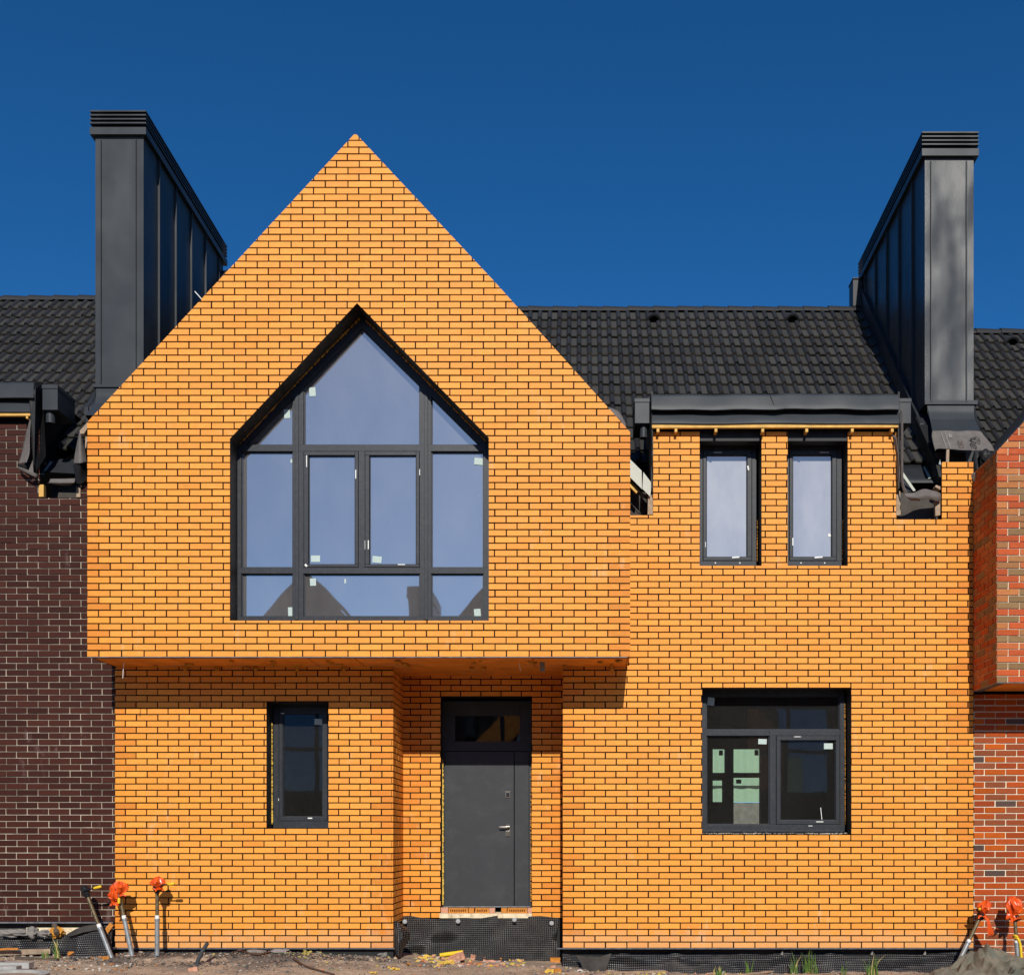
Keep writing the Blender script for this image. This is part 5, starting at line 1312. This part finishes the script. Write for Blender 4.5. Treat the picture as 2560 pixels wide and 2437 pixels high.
bar('plank', 'orange painted strip of wood on top of the pale board', 'plank', at(-30, 2395) + Vector((0, -.02, .09)), at(48, 2391) + Vector((0, -.02, .09)), .05, .02, 'clay')
bar('plank', 'thin grey slate-like board flat on the black grit left of the bare pipe', 'plank', at(180, 2395), at(226, 2396), .10, .014, 'conduit')
bar('plank', 'light weathered stick lying at the foot of the right membrane', 'plank', at(1850, 2440), at(1948, 2427), .045, .02, 'old_timber')
bar('plank', 'rounded pale timber slat lying below the folded membrane flap', 'plank', at(1530, 2436), at(1660, 2430), .07, .03, 'old_timber')
bar('concrete_kerb', 'longer grey concrete kerb stone lying behind the shorter one in the left corner', 'kerb stone', P(-120, 2421, -1.25), P(79, 2419, -1.25), .12, .065, 'slab', rough=.002)
bar('concrete_kerb', 'shorter grey concrete kerb stone in front, in the left corner', 'kerb stone', P(-120, 2430, -1.45), P(48, 2427, -1.45), .12, .06, 'slab', rough=.002)
mb = MB(); c = P(10, 2434, -2.05); n_ = 48; ro, ri = .42, .36
vs = []
for k in range(n_):
    t = 2 * math.pi * k / n_; ca, sa = math.cos(t), math.sin(t)
    vs += [(c.x + ro * ca, c.y + ro * sa, c.z - .2), (c.x + ro * ca, c.y + ro * sa, c.z), (c.x + ri * ca, c.y + ri * sa, c.z), (c.x + ri * ca, c.y + ri * sa, c.z - .2)]
mb.add(vs, [(4 * k + j, 4 * ((k + 1) % n_) + j, 4 * ((k + 1) % n_) + (j + 1) % 4, 4 * k + (j + 1) % 4) for k in range(n_) for j in range(4)])
mb.add([(c.x + ri * math.cos(2 * math.pi * k / n_), c.y + ri * math.sin(2 * math.pi * k / n_), c.z - .03) for k in range(n_)], [tuple(range(n_))], 1)
o = mb.build('manhole_ring', [M['slab'], M['dirt']]); tag(o, 'round concrete manhole ring filled with dirt, cut by the lower left corner', 'manhole ring')
# mortar lumps under the brown wall
for (px, py, rx, rz, lb) in ((35, 2331, 34, 9, 'long grey mortar lump on the membrane at the left edge'), (83, 2330, 14, 15, 'upright jagged mortar lump on the membrane under the brown wall'), (112, 2333, 14, 9, 'rounded mortar lump left of the orange foam blob')):
    mb = MB(); mb.lump(P(px, py, -.10), (rx * K(0), .06, rz * K(0)), px, .7, 1.8, 3); o = mb.build('mortar_lump', M['concrete']); tag(o, lb, 'mortar lump', 'mortar lumps under the brown wall')
for (px, py, w, h, lb) in ((640, 2381, 26, 5, 'flat grey stone slab under the wall, leftmost of the stones'), (700, 2382, 24, 6, 'flat grey stone under the wall between the rusty bar and the olive foam'), (960, 2385, 14, 8, 'round grey stone under the wall beside the entrance corner'), (800, 2380, 12, 5, 'small pale stone right of the olive foam clump')):
    p_ = at(px, py, -.1); mb = MB(); mb.lump(p_ + Vector((0, 0, h * K(0) * .6)), (w * K(0), .07, h * K(0)), px, .6, 1.6, 3); o = mb.build('stone', M['concrete']); tag(o, lb, 'stone', 'stones along the wall foot')
# rusty bar on the ground
pts = [at(575, 2376, -.1) + Vector((0, 0, .05)), at(640, 2386) + Vector((0, 0, .02)), at(700, 2399) + Vector((0, 0, .015)), at(760, 2417) + Vector((0, 0, .015)), at(800, 2428) + Vector((0, 0, .01)), at(835, 2438) + Vector((0, 0, .01))]
mb = MB(); mb.tube(smooth_line(pts, 6), .012, 8); o = mb.build('rusty_bar', M['rebar']); tag(o, 'long rusty bar lying across the dirt left of the entrance', 'metal bar')
pts = [at(583, 2394) + Vector((0, 0, .015)), at(600, 2386) + Vector((0, 0, .05)), P(611, 2374, -.1)]
mb = MB(); mb.tube(smooth_line(pts, 5), .008, 6); o = mb.build('twig', M['rebar']); tag(o, 'short bent twig against the wall at the upper end of the rusty bar', 'twig')
# tarp heap
mb = MB(); rows = []
for j in range(110):
    y = -1.75 + 1.62 * j / 109; r_ = []
    for i in range(220):
        x = 3.75 + 2.6 * i / 219
        m1 = math.exp(-((x - 4.62) / .30) ** 2 - ((y + .55) / .30) ** 2) * .30 + math.exp(-((x - 5.05) / .55) ** 2 - ((y + .9) / .45) ** 2) * .20 + math.exp(-((x - 4.25) / .35) ** 2 - ((y + .95) / .35) ** 2) * .13 + math.exp(-((x - 5.6) / .5) ** 2 - ((y + .5) / .3) ** 2) * .10
        an = math.atan2(y + .35, x - 4.62); rd = math.hypot(y + .35, x - 4.62)
        q = Vector((an * 1.9, rd * 1.1, 3.0)) + noise.noise_vector(Vector((x * 2, y * 2, 1))) * .45
        f1 = ((.3 - abs(noise.noise(q * 1.5)) ** .75) * .20 + (.3 - abs(noise.noise(q * 3.4 + Vector((5, 0, 0)))) ** .8) * .09) * min(1, rd * 3) + noise.noise(Vector((x * 11, y * 11, 0))) * .012
        edge = min(1, m1 / .06)
        r_.append((x, y, gz(x, y) - .05 + m1 + f1 * edge))
    rows.append(r_)
mb.grid(rows, 0); o = mb.build('tarp', M['tarp']); tag(o, 'crumpled grey-green tarpaulin heaped on the ground in the lower right corner', 'tarpaulin')
# grass tufts
def tuft(label, px, py, n_, h, y=None, spread=.05, dry=.15):
    p_ = at(px, py, -.2) if y is None else Vector((X(px, y), y, gz(X(px, y), y))); rr = random.Random(px * 3); mb = MB()
    for i in range(n_):
        a = rr.random() * 6.28; l_ = h * 1.45 * rr.uniform(.45, 1.1); lean = rr.uniform(.05, .5)
        b0 = p_ + Vector((rr.gauss(0, spread), rr.gauss(0, spread * .4), -.01)); w = rr.uniform(.004, .008)
        dx, dy = math.cos(a), math.sin(a) * .5; pts = [b0 + Vector((dx * lean * l_ * t * t, dy * lean * l_ * t * t, l_ * t * (1 - .35 * lean * t))) for t in (0, .35, .7, 1)]
        sv = Vector((-math.sin(a) * .4 + .7, .2, 0)).normalized()
        vs = []
        for p2, ww in zip(pts, (w, w, w * .7, w * .1)): vs += [p2 - sv * ww, p2 + sv * ww]
        mb.add(vs, [(2 * k, 2 * k + 1, 2 * k + 3, 2 * k + 2) for k in range(3)], 1 if rr.random() < dry else 0)
    o = mb.build('grass_tuft', [M['grass'], M['straw']]); return tag(o, label, 'grass', 'grass tufts along the wall foot')
tuft('thick grass tuft in front of the membrane, nearest the tarpaulin', 2178, 2432, 22, .20, -.35, .035)
tuft('tall thin grass tuft second from the tarpaulin', 2022, 2430, 22, .19, -.3, .04)
tuft('narrow grass tuft at the middle of the right membrane', 1985, 2428, 10, .20, -.3, .02)
tuft('small sparse grass tuft left of the thick one', 2112, 2428, 5, .14, -.3, .015)
tuft('low grass tuft beside the light stick, farthest left before the right membrane', 1795, 2434, 20, .10, -.35, .03)
tuft('single arching grass plant beside the light stick', 1872, 2436, 8, .15, -.35, .02)
tuft('grass tuft at the end of the pale board by the brown wall', 143, 2393, 14, .17, None, .02)
tuft('low dry grass blades in front of the boards by the brown wall', 115, 2398, 8, .10, None, .03, .4)
# a scrap of paper
for (px, py, w, h, lb) in ((2090, 2420, .055, .04, 'white paper scrap before the right membrane'), (233, 2385, .09, .03, 'white torn plastic scrap on the grit left of the bare pipe'), (1449, 2428, .04, .02, 'pale blue-white scrap at the foot of the membrane flap')):
    p_ = at(px, py, -.3); mb = MB(); sheet(mb, [[p_ + Vector((-w, -.02, .005)), p_ + Vector((0, -.03, .02)), p_ + Vector((w, -.02, .01))], [p_ + Vector((-w * .8, .03, h)), p_ + Vector((0, .04, h * 1.3)), p_ + Vector((w * .9, .03, h * .8))]], 4, 4, .015, 20, px)
    o = mb.build('paper_scrap', M['white'], solid=.002); tag(o, lb, 'scrap')
